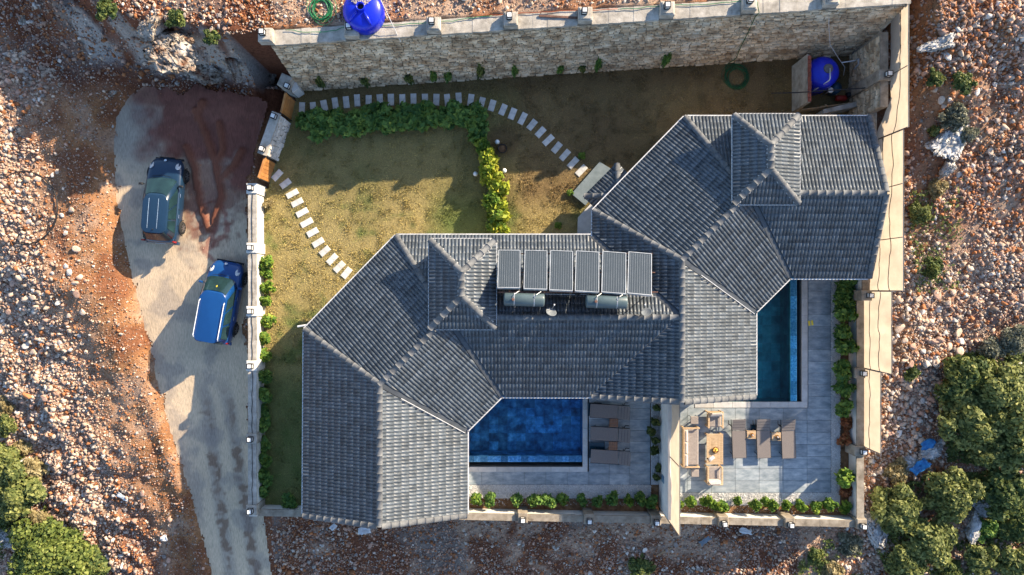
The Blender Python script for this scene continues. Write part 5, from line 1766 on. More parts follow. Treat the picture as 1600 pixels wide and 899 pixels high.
def lounger(label, loc, rot, grp, tilt):
    """lies along +x with the raised head at +x"""
    t = thing('sun_lounger', label, 'sun lounger', loc, rot, grp)
    L, w_ = 1.95, .66; hinge = .42
    m = MB(); n = 10
    pr = [(-L / 2, .33), (-L / 2 + .03, .345), (hinge - .02, .34)]
    for (x0, z0), (x1, z1) in zip(pr[:-1], pr[1:]):
        m.add([(x0, -w_ / 2, z0), (x1, -w_ / 2, z1), (x1, w_ / 2, z1), (x0, w_ / 2, z0), (x0, -w_ / 2, z0 - .02), (x1, -w_ / 2, z1 - .02), (x1, w_ / 2, z1 - .02), (x0, w_ / 2, z0 - .02)], [(0, 1, 2, 3), (7, 6, 5, 4), (0, 4, 5, 1), (2, 6, 7, 3), (1, 5, 6, 2), (3, 7, 4, 0)])
    m.build('seat', sling, t)
    a = R(tilt); m = MB(); Lb = .58
    m.box((0, 0, 0), (Lb, w_, .02)); bk_ = m.build('backrest', sling, t); bk_.location = (hinge + .02 + cos(a) * Lb / 2, 0, .345 + sin(a) * Lb / 2); bk_.rotation_euler = (0, -a, 0)
    m = MB()
    for k in range(3): m.box((-Lb / 2 + .15 + k * .15, 0, .012), (.012, w_ - .06, .006))
    m.build('backrest_seam', trimblack, bk_)
    for s in (-1, 1):
        m = MB(); m.tube([(-L / 2, s * (w_ / 2 + .012), .32), (hinge, s * (w_ / 2 + .012), .32), (L / 2, s * (w_ / 2 + .012), .30)], .018, 6); m.build('side_rail', trimblack, t)
        for x in (-L / 2 + .2, L / 2 - .35):
            m = MB(); m.tube([(x, s * (w_ / 2 + .01), .32), (x + .06, s * (w_ / 2 + .03), 0)], .018, 6); m.build('leg', trimblack, t)
    m = MB(); m.tube([(L / 2 - .3, w_ / 2 + .01, .30), (L / 2 - .22, w_ / 2 + .15, .30), (L / 2 - .05, w_ / 2 + .15, .30)], .02, 6); m.build('armrest', trimblack, t)
    m = MB(); m.tube([(hinge + .25, -.2, .12), (hinge + .36, -.2, .36)], .012, 5); m.tube([(hinge + .25, .2, .12), (hinge + .36, .2, .36)], .012, 5); m.build('strut', trimblack, t)
    return t


def slat_table(label, loc, rot, mt, grp, w_=.44, d_=.42, h=.36, n=6):
    t = thing('side_table', label, 'side table', loc, rot, grp)
    for k in range(n):
        m = MB(); m.cbox((0, -d_ / 2 + d_ * (k + .5) / n, h), (w_, d_ / n - .012, .025), .004); m.build('slat', mt, t)
    for x in (-1, 1):
        for y in (-1, 1):
            m = MB(); m.box((x * (w_ / 2 - .03), y * (d_ / 2 - .03), h / 2 - .01), (.035, .035, h - .03)); m.build('leg', mt, t)
        m = MB(); m.box((x * (w_ / 2 - .03), 0, h - .035), (.035, d_ - .1, .035)); m.build('rail', mt, t)
    return t


for i, (a, b, w_) in enumerate(((952.5, 643.5, 'nearest the villa eaves'), (953, 679, 'in the middle'), (953.5, 714.5, 'nearest the pebble bed'))):
    p = W(a, b, .34); lounger(f'dark brown sun lounger on the lower shaded terrace, {w_}', (p.x, p.y, 0), R(-3.5), 'sun loungers beside the deep blue pool', 24)
for i, (a, b, w_) in enumerate(((959, 661, 'the two loungers nearest the eaves'), (958, 697, 'the two loungers nearest the pebbles'))):
    p = W(a, b, .36); slat_table(f'small reddish slatted wooden side table between {w_}', (p.x, p.y, 0), R(-2), teak, 'slatted side tables')
for i, (a, b, w_) in enumerate(((1154.6, 686, 'the one beside the dining set'), (1193, 686, 'in the middle'), (1232, 686.5, 'nearest the pebble bed'))):
    p = W(a, b, .34); lounger(f'taupe sun lounger on the upper terrace, {w_}', (p.x, p.y, 0), R(92), 'sun loungers on the upper terrace', 16)
for i, (a, b, w_) in enumerate(((1174, 679.5, 'first'), (1213, 682.5, 'second'))):
    p = W(a, b, .36); slat_table(f'small pale wooden side table holding an amber lantern, {w_} from the coffee table', (p.x, p.y, 0), 0, oak, 'pale side tables between loungers')
    l = thing('candle_lantern', f'amber glass candle lantern on the {w_} pale side table from the coffee table', 'lantern', (p.x + .03, p.y, .375), 0, 'amber lanterns')
    m = MB(); m.lathe([(.08, 0), (.10, .02), (.10, .05), (.085, .05), (.08, .012)], (0, 0, 0), 14, None, True, False); m.build('glass', mat('amber', [(.35, .13, .02), (.55, .28, .06)], scale=8, rough=.2, bump=0), l, True)
    m = MB(); m.lathe([(.045, .01), (.045, .14), (.03, .15)], (0, 0, 0), 10); m.build('candle', cream_c, l)
    if i: m = MB(); m.lathe([(.07, 0), (.075, .12), (.06, .14)], (.06, -.09, 0), 12); m.build('dark_jar', trimblack, l)
hatch_pts = [(918, 940, 629.5, 650.5, 'dark glass floor hatch under the lounger nearest the villa eaves'), (920, 945, 690.5, 715.7, 'dark glass floor hatch under the lounger nearest the pebble bed'), (1172.5, 1185, 663.5, 673, 'small dark glass floor hatch on the upper terrace between two loungers')]
for x0, x1, y0, y1, lb in hatch_pts:
    a, b = W(x0, y1, .01), W(x1, y0, .01); t = thing('floor_hatch', lb, 'hatch', ((a.x + b.x) / 2, (a.y + b.y) / 2, 0), 0, 'floor hatches')
    m = MB(); m.box((0, 0, .01), (b.x - a.x - .06, b.y - a.y - .06, .014)); m.build('pane', hatch_m, t)
    m = MB()
    for s in (-1, 1):
        m.box((s * ((b.x - a.x) / 2 - .015), 0, .012), (.03, b.y - a.y, .022)); m.box((0, s * ((b.y - a.y) / 2 - .015), .012), (b.x - a.x - .06, .03, .022))
    m.build('frame', alu_m, t)


def soft(m, c, sz, b=.05, M=None): m.cbox(c, sz, b, M=M)


# sofa
a, b = W(1066.5, 731, .55), W(1093, 668, .55); sx, sy = b.x - a.x, b.y - a.y
t = thing('sofa', 'oak framed outdoor sofa with taupe seat beside the dividing screen', 'sofa', ((a.x + b.x) / 2, (a.y + b.y) / 2, 0))
m = MB(); soft(m, (.06, 0, .36), (sx - .14, sy - .16, .16)); m.build('seat_cushion', taupe, t, False)
for k in range(3):
    m = MB(); soft(m, (-sx / 2 + .15, (k - 1) * (sy - .2) / 3, .58), (.17, (sy - .24) / 3, .36), .06); m.build('back_cushion', cream_c, t)
for s in (-1, 1):
    m = MB(); m.cbox((0, s * (sy / 2 - .035), .60), (sx, .08, .05), .01); m.build('arm', oak, t)
    for x in (-sx / 2 + .05, sx / 2 - .05):
        m = MB(); m.box((x, s * (sy / 2 - .035), .29), (.07, .07, .57)); m.build('leg', oak, t)
m = MB(); m.cbox((-sx / 2 + .03, 0, .70), (.05, sy - .17, .07), .01); m.build('back_rail', oak, t)
m = MB(); m.box((.03, 0, .25), (sx - .06, sy - .16, .06)); m.build('seat_frame', oak, t)
# armchairs


def armchair(lb, px0, px1, py0, py1, rot):
    a, b = W(px0, py1, .5), W(px1, py0, .5); w_, d_ = b.x - a.x, b.y - a.y
    t = thing('armchair', lb, 'armchair', ((a.x + b.x) / 2, (a.y + b.y) / 2, 0), rot, 'oak armchairs at the coffee table')
    m = MB(); soft(m, (0, -.04, .38), (w_ - .2, d_ - .12, .14)); m.build('seat_cushion', taupe, t)
    m = MB(); soft(m, (0, 0, 0), (w_ - .22, .16, .36), .06); o = m.build('back_cushion', cream_c, t); o.location = (.02, d_ / 2 - .14, .58); o.rotation_euler = (R(-28), 0, R(3))
    for s in (-1, 1):
        m = MB(); m.cbox((s * (w_ / 2 - .05), 0, .60), (.085, d_, .04), .01); m.build('arm', oak, t)
        for y in (-d_ / 2 + .05, d_ / 2 - .05):
            m = MB(); m.box((s * (w_ / 2 - .05), y, .29), (.06, .06, .57)); m.build('leg', oak, t)
    m = MB(); m.cbox((0, d_ / 2 - .03, .68), (w_ - .1, .05, .08), .01); m.build('back_rail', oak, t)
    m = MB(); m.box((0, 0, .27), (w_ - .1, d_ - .06, .06)); m.build('seat_frame', oak, t)


armchair('oak armchair with its back to the pool coping, at the coffee table', 1105, 1130, 643, 669, 0)
armchair('oak armchair with its back to the pebble bed, at the coffee table', 1104, 1129, 729, 757, pi)
a, b = W(1104, 726, .45), W(1130, 678, .45); w_, d_ = b.x - a.x, b.y - a.y; cx_, cy_ = (a.x + b.x) / 2, (a.y + b.y) / 2
t = thing('coffee_table', 'pale oak coffee table with concentric slats in front of the sofa', 'table', (cx_, cy_, 0))
hx, hy = w_ / 2, d_ / 2
k = 0
while hx > .09:
    bw = .075
    for sgn in (-1, 1):
        m = MB(); m.cbox((0, sgn * (hy - bw / 2), .44), (2 * hx, bw - .008, .03), .004); m.build('slat', oak, t)
        m = MB(); m.cbox((sgn * (hx - bw / 2), 0, .44), (bw - .008, 2 * hy - 2 * bw - .002, .03), .004); m.build('slat', oak, t)
    hx -= bw; hy -= bw
m = MB(); m.cbox((0, 0, .44), (max(.02, 2 * hx - .01), 2 * hy, .03), .004); m.build('slat', oak, t)
for x in (-1, 1):
    for y in (-1, 1):
        m = MB(); m.box((x * (w_ / 2 - .06), y * (d_ / 2 - .06), .21), (.07, .07, .42)); m.build('leg', oak, t)
p = W(1117.6, 703.5, .5)
t = thing('fruit_bowl', 'bowl heaped with orange and yellow fruit on the coffee table', 'bowl', (p.x, p.y, .458))
m = MB(); m.lathe([(.05, 0), (.12, .03), (.165, .075), (.155, .08), (.11, .04), (.0, .02)], (0, 0, 0), 20, None, True, False); m.build('bowl', mat('bowl_clay', (.10, .045, .03), rough=.4, bump=0), t, True)
for k in range(9):
    a = k * .78; r_ = .085 if k < 7 else .03
    m = MB(); m.lathe([(.012, -.045), (.04, -.025), (.047, 0), (.04, .027), (.012, .045)], (cos(a) * r_, sin(a) * r_, .075 if k < 7 else .12), 10); m.build('fruit', mat('fruit_' + 'ab'[k % 2], (.70, .28, .04) if k % 2 else (.75, .52, .10), rough=.5, bump=.05), t, True)
p = W(1112, 716.5, .48)
t = thing('serving_tray', 'small tray with white napkin and dark bottle on the coffee table', 'tray', (p.x, p.y, .458), R(38))
m = MB(); m.cbox((0, 0, .01), (.30, .2, .02), .006); m.build('tray', cream_c, t)
m = MB(); m.cbox((.02, 0, .028), (.2, .14, .012), .004); m.build('napkin', plate_m, t)
m = MB(); m.lathe([(.028, 0), (.03, .12), (.012, .16), (.012, .2)], (-.16, .12, 0), 10); m.build('bottle', trimblack, t, True)
for lb, (x0, x1, y0, y1) in (('square taupe stool near the pool coping end of the sofa', (1079, 1091, 651, 663)), ('square taupe stool near the pebble bed end of the sofa', (1080.5, 1092, 734, 745.5))):
    a, b = W(x0, y1, .42), W(x1, y0, .42)
    t = thing('stool', lb, 'stool', ((a.x + b.x) / 2, (a.y + b.y) / 2, 0), 0, 'taupe stools beside the sofa')
    m = MB(); m.cbox((0, 0, .41), (b.x - a.x, b.y - a.y, .07), .02); m.build('seat', taupe, t)
    for x in (-1, 1):
        for y in (-1, 1):
            m = MB(); m.tube([(x * .15, y * .15, .38), (x * .17, y * .17, 0)], .014, 6); m.build('leg', trimblack, t)
p = W(1267, 505, .03)
t = thing('flip_flops', 'pair of yellow flip flops on the paving beside the teal pool', 'sandals', (p.x, p.y, .005), R(8))
for s in (-1, 1):
    m = MB(); m.cbox((s * .075, 0, .012), (.10, .25, .024), .01); m.build('sole', MATS['yellow_sticker'], t)
    m = MB(); m.tube([(s * .075 - .035, -.01, .02), (s * .075, .06, .05), (s * .075 + .035, -.01, .02)], .009, 5); m.build('strap', MATS['yellow_sticker'], t)

# ================================================================== WATER TANKS, PUMP CORNER, HOSES
tank_blue = mat('tank_blue', [(.004, .012, .42), (.008, .03, .62)], scale=2, rough=.3, bump=.05, spec=.5, coord='obj')
p = W(565, 13, 5.3)
t = thing('water_tank', 'round blue plastic water tank with open neck behind the retaining wall coping', 'water tank', (p.x, p.y, TOP_Z + .02), 0, 'blue water tanks')
m = MB(); m.lathe([(.82, 0), (.86, .06), (.87, .3), (.87, .62), (.83, .74), (.7, .84), (.45, .92), (.28, .95)], (0, 0, 0), 36); tb = m.build('body', tank_blue, t, True)
m = MB(); m.lathe([(.19, .93), (.175, 1.12), (.19, 1.14), (.19, 1.17), (.15, 1.17), (.145, .96)], (0, -.02, 0), 22, None, False, False); m.build('neck', tank_blue, t, True)
m = MB(); m.lathe([(.146, .985), (.02, .985)], (0, -.02, 0), 18, None, False, True); m.build('neck_mouth', trimblack, t)
for k in range(2):
    a = R(225 + k * 75); m = MB(); m.tube([(cos(a) * .24, sin(a) * .24, .97), (cos(a) * .55, sin(a) * .55, .93), (cos(a) * .8, sin(a) * .8, .80)], [.06, .065, .05], 8); m.build('rib', tank_blue, t, True)
dm = MB()      # earth lying on the lid
for k in range(150):
    a = R(random.uniform(35, 148)); r_ = random.uniform(.22, .64); s = random.uniform(.025, .06)
    z = .97 - max(0, r_ - .45) * .45
    V_ = shapes[k % NS]; dm.add([(cos(a) * r_ + q[0] * s, sin(a) * r_ + q[1] * s, z + q[2] * s * .6) for q in V_], [tuple(int(i) for i in f) for f in IF0])
dm.build('gravel_on_lid', mat('lid_gravel', [(.40, .32, .26), (.62, .54, .46)], scale=6), t, kind='stuff')

# pump corner: side wall, tank, pump, slatted gate
t = thing('pump_wall', 'grey rendered side wall with red brick edge beside the blue tank', 'wall', (14.1, 9.9, 0))
m = MB(); m.prism([(0, -1.05), (.16, -1.05), (.16, 1.15), (0, 1.25)], 0, 1.85); m.build('wall_core', concrete_m, t)
brick_m = mat('brick_red', [(.20, .05, .03), (.33, .10, .06)], scale=9, rough=.9, bump=.3, rnd=.2)
q = MB(); q.cbox((0, 0, 0), (.15, .185, .07), .008); BR = q.mesh('brick', brick_m)
for k in range(11):
    o = obj('brick', BR, t); o.location = (.09 + random.uniform(-.01, .01), -.94 + k * .2, 1.885); o.rotation_euler = (0, 0, random.uniform(-.05, .05))
m = MB(); m.prism([(15.3, 8.55), (17.0, 8.9), (17.0, 9.15), (15.3, 8.75)], 0, .9); o = m.build('low_wall', concrete_m); o['label'] = 'low concrete sill by the slatted pump corner gate'; o['category'] = 'wall'
p = W(1291, 110, 1.75)
t = thing('water_tank', 'closed round blue water tank in the walled pump corner', 'water tank', (p.x, p.y, 0), 0, 'blue water tanks')
m = MB(); m.lathe([(.70, 0), (.76, .05), (.77, 1.35), (.74, 1.5), (.6, 1.62), (.4, 1.70), (.23, 1.74)], (0, 0, 0), 36); m.build('body', tank_blue, t, True)
m = MB(); m.lathe([(.23, 1.72), (.215, 1.80), (.19, 1.815), (.0, 1.82)][:3], (.1, .08, 0), 20); m.build('lid', mat('lid_grey', (.12, .12, .13), rough=.6), t, True)
m = MB(); m.tube([(.14, .06, 1.84), (.14, -.42, 1.86), (.12, -.5, 1.8), (-.3, -.78, 1.25), (-.34, -.8, .5)], .028, 8); m.build('pipe', white_metal, t, True)
for k in range(6):
    a = k * pi / 3; m = MB(); m.tube([(cos(a) * .765, sin(a) * .765, .1), (cos(a) * .775, sin(a) * .775, 1.3)], .03, 6); m.build('rib', tank_blue, t)
pp = W(1310, 142, .5)
t = thing('water_pump', 'dark blue pressure vessel with red pump beside the blue tank', 'pump', (pp.x, pp.y, 0))
navy = mat('navy_vessel', (.01, .045, .09), rough=.35, bump=0); redp = mat('red_pump', (.36, .03, .02), rough=.4, bump=0)
m = MB(); m.lathe([(.1, 0), (.27, .06), (.3, .3), (.27, .62), (.1, .72)], (-.2, .1, .1), 22); m.build('vessel', navy, t, True)
m = MB(); m.lathe([(.13, -.26), (.15, -.2), (.15, .2), (.1, .28)], (.22, -.32, .3), 18, Matrix.Rotation(pi / 2, 3, 'Y')); m.build('motor', redp, t, True)
m = MB(); m.lathe([(.05, 0), (.13, .02), (.13, .09), (.05, .1)], (-.62, -.12, .95), 18); m.build('gauge', plate_m, t, True)
m = MB(); m.tube([(-.62, -.12, .0), (-.62, -.12, .96)], .03, 8); m.tube([(-.62, -.12, .3), (-.2, .1, .3), (.1, -.3, .35)], .025, 8); m.build('pipework', alu, t, True)
m = MB(); m.cbox((.55, -.2, .45), (.24, .2, .3), .03); m.build('motor_box', trimblack, t)
t = thing('slatted_gate', 'low slatted wooden gate closing the pump corner', 'gate', (0, 0, 0))
ga, gb = W(1252, 170, .75), W(1325, 163, .75)
m_w = mat('pale_slats', [(.34, .22, .12), (.48, .33, .19)], scale=5, rough=.8, bump=.2, rnd=.12)
for k in range(4):
    q = MB(); dz = .2 + k * .2; strip(q, (ga.x, ga.y - .02 - k * .015, dz), (gb.x, gb.y - .02 + k * .015, dz), .03, .12); q.build('slat', m_w, t)
for s in (0, .5, 1):
    c = ga.lerp(gb, s); q = MB(); q.box((c.x, c.y + .03, .45), (.07, .06, .9)); q.build('post', m_w, t)
t = thing('cable', 'thick black cable slung from the side wall across the pump corner', 'cable')
pts = [W(1205, 146, 1.6), W(1245, 145, 1.95), W(1300, 141, 1.8), W(1350, 138, 1.9), W(1375, 127, 2.7), W(1392, 118, 3.3)]
m = MB(); m.tube(pts, .028, 7); o = m.build('cable_run', lamp_black, t, True)
t = thing('cable', 'thin white cable hanging down the retaining wall to the blue tank', 'cable')
m = MB(); m.tube([W(1296, 4, 4.55), W(1295, 40, 3.2), W(1297, 70, 2.2), W(1308, 88, 1.7), W(1320, 105, 1.2), W(1318, 118, .9)], .012, 6); m.build('cable_run', white_metal, t, True)
t = thing('pipe_bundle', 'white pipes and fittings on the stone wall of the pump corner', 'pipes')
m = MB(); m.tube([W(1315, 98, 1.4), W(1335, 95, 1.4), W(1341, 92, 1.3)], .03, 6); m.tube([W(1341, 92, 1.3), W(1342, 100, 1.0), W(1335, 108, .7)], .05, 6); m.tube([W(1337, 104, .8), W(1342, 110, .6)], .06, 6); m.build('pipework', white_metal, t, True)


hose_g = mat('hose_green', [(.01, .13, .045), (.03, .26, .10)], scale=3, rough=.4, bump=0)
hose_dk = mat('hose_dark_green', [(.008, .055, .02), (.015, .12, .035)], scale=3, rough=.4, bump=0)


def coil(label, c, r0, r1, turns, seed, mt, squash=1.0, rot=0, tail=None):
    rr = random.Random(seed); t = thing('garden_hose', label, 'hose', c, rot, 'green hoses')
    for k in range(turns):
        pts = []; r_ = r0 + (r1 - r0) * rr.random(); ox, oy = rr.uniform(-.06, .06), rr.uniform(-.06, .06); z0 = rr.uniform(.015, .09); ph = rr.random() * 6
        for i in range(41):
            a = 2 * pi * i / 40 + ph
            w_ = r_ * (1 + .07 * sin(2 * a + k) + .04 * sin(3 * a + 2 * k))
            pts.append((ox + cos(a) * w_, (oy + sin(a) * w_) * squash, z0 + .02 * sin(a * 2 + k)))
        m = MB(); m.tube(pts, .013, 6); m.build('loop', mt, t, True)
    if tail:
        m = MB(); m.tube([Vector(q) - Vector(c) for q in tail], .013, 6); m.build('tail', mt, t, True)
    return t


p = W(503, 16, TOP_Z)
coil('bright green hose coil lying beside the tank with the open neck', (p.x, p.y, TOP_Z + .05), .26, .66, 12, 4, hose_g, 1.15, 0)
p = W(1150, 121, .03)
coil('dark green hose coil lying on the lawn under the retaining wall', (p.x, p.y, .02), .42, .68, 11, 8, hose_dk)
t = thing('garden_hose', 'dark green hose hanging down the retaining wall to the coil on the lawn', 'hose', group='green hoses')
m = MB(); pts = [W(1183, 3, 4.6), W(1186, 20, 4.55)]
for a, b in ((1180, 25), (1170, 45), (1157, 70), (1150, 88), (1135, 98)):
    # down the battered face
    z = 4.35 * max(0, (98 - b) / 75.0); q = W(a, b, z); pts.append(Vector((q.x, float(wall_y(q.x)) + .82 * (z + .2) / 4.55 - .11, z)))
pts.append(W(1133, 112, .05)); m.tube(pts, .02, 6); m.build('hose_run', hose_dk, t, True)


def run(name, label, cat, pix, z, r_, mt, wob=.03):
    t = thing(name, label, cat); pts = []
    for (x0, y0), (x1, y1) in zip(pix[:-1], pix[1:]):
        for k in range(5):
            u = k / 5; q = W(x0 + (x1 - x0) * u, y0 + (y1 - y0) * u, z); pts.append(q + Vector((random.uniform(-wob, wob), random.uniform(-wob, wob), random.uniform(0, .01))))
    pts.append(W(*pix[-1], z)); m = MB(); m.tube(pts, r_, 6); m.build(name + '_run', mt, t, True)


run('garden_hose', 'bright green hose trailing along the coping beside the open neck tank', 'hose', [(445, 46), (480, 51), (520, 49), (543, 40), (590, 41), (640, 38), (700, 34), (740, 28), (770, 24)], 4.5, .016, hose_g)
run('water_pipe', 'thin orange pipe lying along the middle of the retaining wall coping', 'pipe', [(735, 26), (790, 23), (850, 19), (910, 17), (965, 14)], 4.5, .016, mat('orange_pipe', (.40, .10, .04), rough=.5, bump=0))
run('garden_hose', 'green hose lying along the coping from the orange pipe to the hanging hose', 'hose', [(965, 15), (1000, 13), (1050, 8), (1100, 7), (1150, 3), (1180, 2)], 4.5, .016, hose_g)
t = thing('wooden_offcut', 'dark plank offcut lying on the retaining wall coping', 'plank', W(872, 27, 4.47), R(-3)); m = MB(); m.cbox((0, 0, .03), (1.7, .1, .05), .01); m.build('plank', rust, t)
t = thing('white_rod', 'thin white rod leaning over the coping beside the open neck tank', 'rod'); m = MB(); m.tube([W(594, -2, 5.2), W(612, 36, 4.8), W(626, 65, 4.25)], .014, 6); m.build('rod', white_metal, t)
t = thing('rubber_hose', 'black hose bent in a wide loop over the pale rubble bank', 'hose'); pts = []
for k in range(30):
    a = R(122 - 245 * k / 29); px, py = 38 + 52 * cos(a), 325 - 57 * sin(a); q = W(px, py, 1.0); z = float(terrain(q.x, q.y)) + .10; q = W(px, py, z); pts.append((q.x, q.y, z + .02 * sin(k)))
pts = [tuple(W(-10, 268, 1.2))] + pts + [tuple(W(-10, 384, 1.2))]
m = MB(); m.tube(pts, .035, 7); m.build('hose_run', trimblack, t, True)

# litter on the rubble
tarp = mat('blue_tarpaulin', [(.008, .10, .30), (.03, .22, .48)], scale=5, rough=.5, bump=.4, coord='obj')
paperm = mat('white_litter', [(.5, .52, .55), (.72, .73, .74)], scale=6, rough=.7, bump=.3, coord='obj')


def rag(name, label, cat, px, py, w_, d_, rot, mt, h=.12, lift=.08):
    p = ground_at(px, py); n = 9; V_ = []; F_ = []
    sd = random.randrange(100); z = max(float(terrain(p.x + dx_, p.y + dy_)) for dx_ in (-.2, 0, .2) for dy_ in (-.2, 0, .2)); p = W(px, py, z)
    for i in range(n):
        for j in range(n):
            u, v_ = i / (n - 1) - .5, j / (n - 1) - .5
            e = 1 + .5 * (float(vnoise(u * 3, v_ * 3, sd)) - .5)
            V_.append((u * w_ * e, v_ * d_ * (1 + .6 * (float(vnoise(u * 4, 1, sd + 3)) - .5)), h * (float(vnoise(u * 5 + 9, v_ * 5, sd + 6)))))
    for i in range(n - 1):
        for j in range(n - 1): F_.append((i * n + j, (i + 1) * n + j, (i + 1) * n + j + 1, i * n + j + 1))
    me = np_mesh(name, V_, F_, mt, True); o = obj(name, me, label=label, cat=cat); o.location = (p.x, p.y, z + lift); o.rotation_euler = (0, 0, R(rot))
    md = o.modifiers.new('thick', 'SOLIDIFY'); md.thickness = .008
    return o


rag('tarpaulin_scrap', 'small scrap of blue tarpaulin between boulders and the biggest bush', 'tarpaulin', 1443, 692, .75, .45, 20, tarp, .25, .25)
rag('tarpaulin_scrap', 'longer scrap of blue tarpaulin among the boulders below the small scrap', 'tarpaulin', 1432, 726, 1.0, .5, 35, tarp, .25, .25)
rag('plastic_sheet', 'crumpled white plastic sheet below the tiled gable of the shaded villa', 'litter', 570, 828, .65, .35, 10, paperm)
rag('plastic_sheet', 'small torn white plastic under the verge of the tiled gable', 'litter', 522, 822, .4, .25, 40, paperm)
rag('plastic_sheet', 'white crumpled bag beside the fabric of the dividing screen end', 'litter', 1164, 829, .6, .28, -15, paperm)
rag('board_scrap', 'blue grey board scrap on the dark rubble below the dividing screen', 'litter', 1101, 844, .6, .28, 35, mat('slate_board', (.16, .20, .24), rough=.7), .04)
rag('board_scrap', 'pale blue board scrap on the shaded rubble beside the lane', 'litter', 193, 776, .6, .22, -30, mat('pale_board', (.42, .47, .52), rough=.7), .04)
rag('plastic_sheet', 'crushed pale bottle on the shaded rubble beside the lane end', 'litter', 258, 840, .35, .3, 10, paperm)
t = thing('scrap_timber', 'thin pale timber lath on the dark rubble below the pool garden wall', 'timber', ground_at(1038, 861) + Vector((0, 0, .1)), R(28)); m = MB(); m.box((0, 0, 0), (.9, .06, .04)); m.build('lath', m_w, t)

# ================================================================== PLANTS
def leaf_mat(name, cols, trans=.25):
    return mat(name, cols, scale=1.5, rough=.6, bump=0, tone='tone', spec=.25, coord='obj', trans=trans)


LEAF = {
    'olive': leaf_mat('olive_leaf', [(.045, .068, .022), (.135, .165, .048), (.26, .275, .085), (.40, .41, .14)]),
    'dark': leaf_mat('dark_leaf', [(.030, .060, .022), (.085, .125, .036), (.17, .20, .055), (.30, .30, .085)]),
    'fresh': leaf_mat('fresh_leaf', [(0.044, 0.105, 0.020), (0.110, 0.209, 0.031), (0.220, 0.319, 0.044), (0.396, 0.440, 0.066)]),
    'hedge': leaf_mat('hedge_leaf', [(0.047, 0.115, 0.030), (0.101, 0.203, 0.047), (0.189, 0.297, 0.061), (0.324, 0.419, 0.081)]),
    'yellow': leaf_mat('yellow_leaf', [(0.100, 0.180, 0.020), (0.240, 0.320, 0.030), (0.420, 0.440, 0.050), (0.580, 0.500, 0.080)]),
    'dry': leaf_mat('dry_leaf', [(.16, .12, .05), (.28, .22, .10), (.40, .33, .17), (.48, .42, .26)]),
    'red': leaf_mat('red_leaf', [(.14, .045, .02), (.28, .09, .035), (.38, .15, .06), (.30, .20, .06)]),
    'lime': leaf_mat('lime_leaf', [(.05, .08, .02), (.12, .16, .035), (.22, .26, .06), (.32, .34, .10)]),
    'grey': leaf_mat('grey_leaf', [(.10, .115, .08), (.19, .20, .14), (.30, .30, .22), (.40, .39, .30)]),
}
bark = mat('bark', [(.07, .05, .035), (.16, .12, .09)], scale=9, rough=.95, bump=.5, coord='obj')


def foliage(name, lobes, per, size, kind, seed, parent=None, up=.35, stretch=1.7, spiky=0.0):
    """leaf blades spread through lobes (x, y, z, rx, ry, rz)"""
    r = np.random.default_rng(seed); Cs, Ns, Ts, Sz = [], [], [], []
    area = sum((a[3] * a[4]) for a in lobes)
    for (x, y, z, a, b, c) in lobes:
        n = max(12, int(per * a * b / area))
        v = r.normal(size=(n, 3)); v /= np.linalg.norm(v, axis=1)[:, None]
        v[:, 2] = np.where(v[:, 2] < -.25, -v[:, 2], v[:, 2])
        lump = .78 + .42 * fbm(v[:, 0] * 2.6 + seed, v[:, 1] * 2.6 + v[:, 2] * 2, seed % 50)
        rad = (1.06 - .6 * r.random(n) ** 1.7) * lump
        p = v * rad[:, None] * np.array((a, b, c)) + np.array((x, y, z))
        nr = v + r.normal(0, .55, (n, 3)) + np.array((0, 0, up))
        Cs.append(p); Ns.append(nr / np.linalg.norm(nr, axis=1)[:, None])
        base = r.uniform(.15, .7)
        clump = fbm(p[:, 0] * 3 + seed, p[:, 1] * 3, 7)
        Ts.append(np.clip(.25 * base + .55 * clump + r.normal(.05, .22, n), 0.02, 1)); Sz.append(size * r.uniform(.6, 1.35, n))
    P = np.concatenate(Cs); N_ = np.concatenate(Ns); T_ = np.concatenate(Ts); s = np.concatenate(Sz)
    n = len(P)
    ref = r.normal(size=(n, 3)); U = np.cross(N_, ref); U /= np.linalg.norm(U, axis=1)[:, None]; V = np.cross(N_, U)
    if spiky:
        U = U * (1 - spiky) + N_ * spiky; U /= np.linalg.norm(U, axis=1)[:, None]
    U = U * (s * stretch / 2)[:, None]; V = V * (s / 2)[:, None]
    bend = N_ * (s * .18)[:, None]
    vs = np.stack([P - U - bend, P + V, P + U - bend, P - V], 1).reshape(-1, 3)
    f = np.arange(n * 4).reshape(-1, 4)
    return np_mesh(name, vs, f, LEAF[kind], tone=T_)


SHRUB = {}


def shrub_mesh(kind, var):
    if (kind, var) not in SHRUB:
        r = random.Random(f'{kind}{var}')
        lobes = [(0, 0, .5, .62, .62, .5)] + [(r.uniform(-.55, .55), r.uniform(-.55, .55), r.uniform(.3, .8), r.uniform(.3, .5), r.uniform(.3, .5), r.uniform(.3, .5)) for _ in range(6)]
        n = {'hedge': 620, 'yellow': 520}.get(kind, 380)
        m = MB()
        for k in range(6):
            a = r.uniform(0, 6.28); m.tube([(0, 0, -.1), (cos(a) * .2, sin(a) * .2, .35), (cos(a) * .5, sin(a) * .5, .75)], [.045, .03, .012], 5)
        SHRUB[kind, var] = (foliage('foliage', lobes, n, .24, kind, var * 17 + 5, spiky=.25), m.mesh('stem', bark))
    return SHRUB[kind, var]


def shrub(px, py, r_, h, kind, label, group=None, z0=0.0, name='shrub', sq=1.0, rot=None):
    p = W(px, py, z0 + h * .5); t = thing(name, label, 'shrub', (p.x, p.y, z0), random.uniform(0, 6.28) if rot is None else rot, group)
    fm, sm = shrub_mesh(kind, random.randrange(4))
    a = obj('foliage', fm, t); b = obj('stem', sm, t)
    t.scale = (r_ * sq * 1.22, r_ * 1.22, h)
    return t


k_ = 35 / F_PX
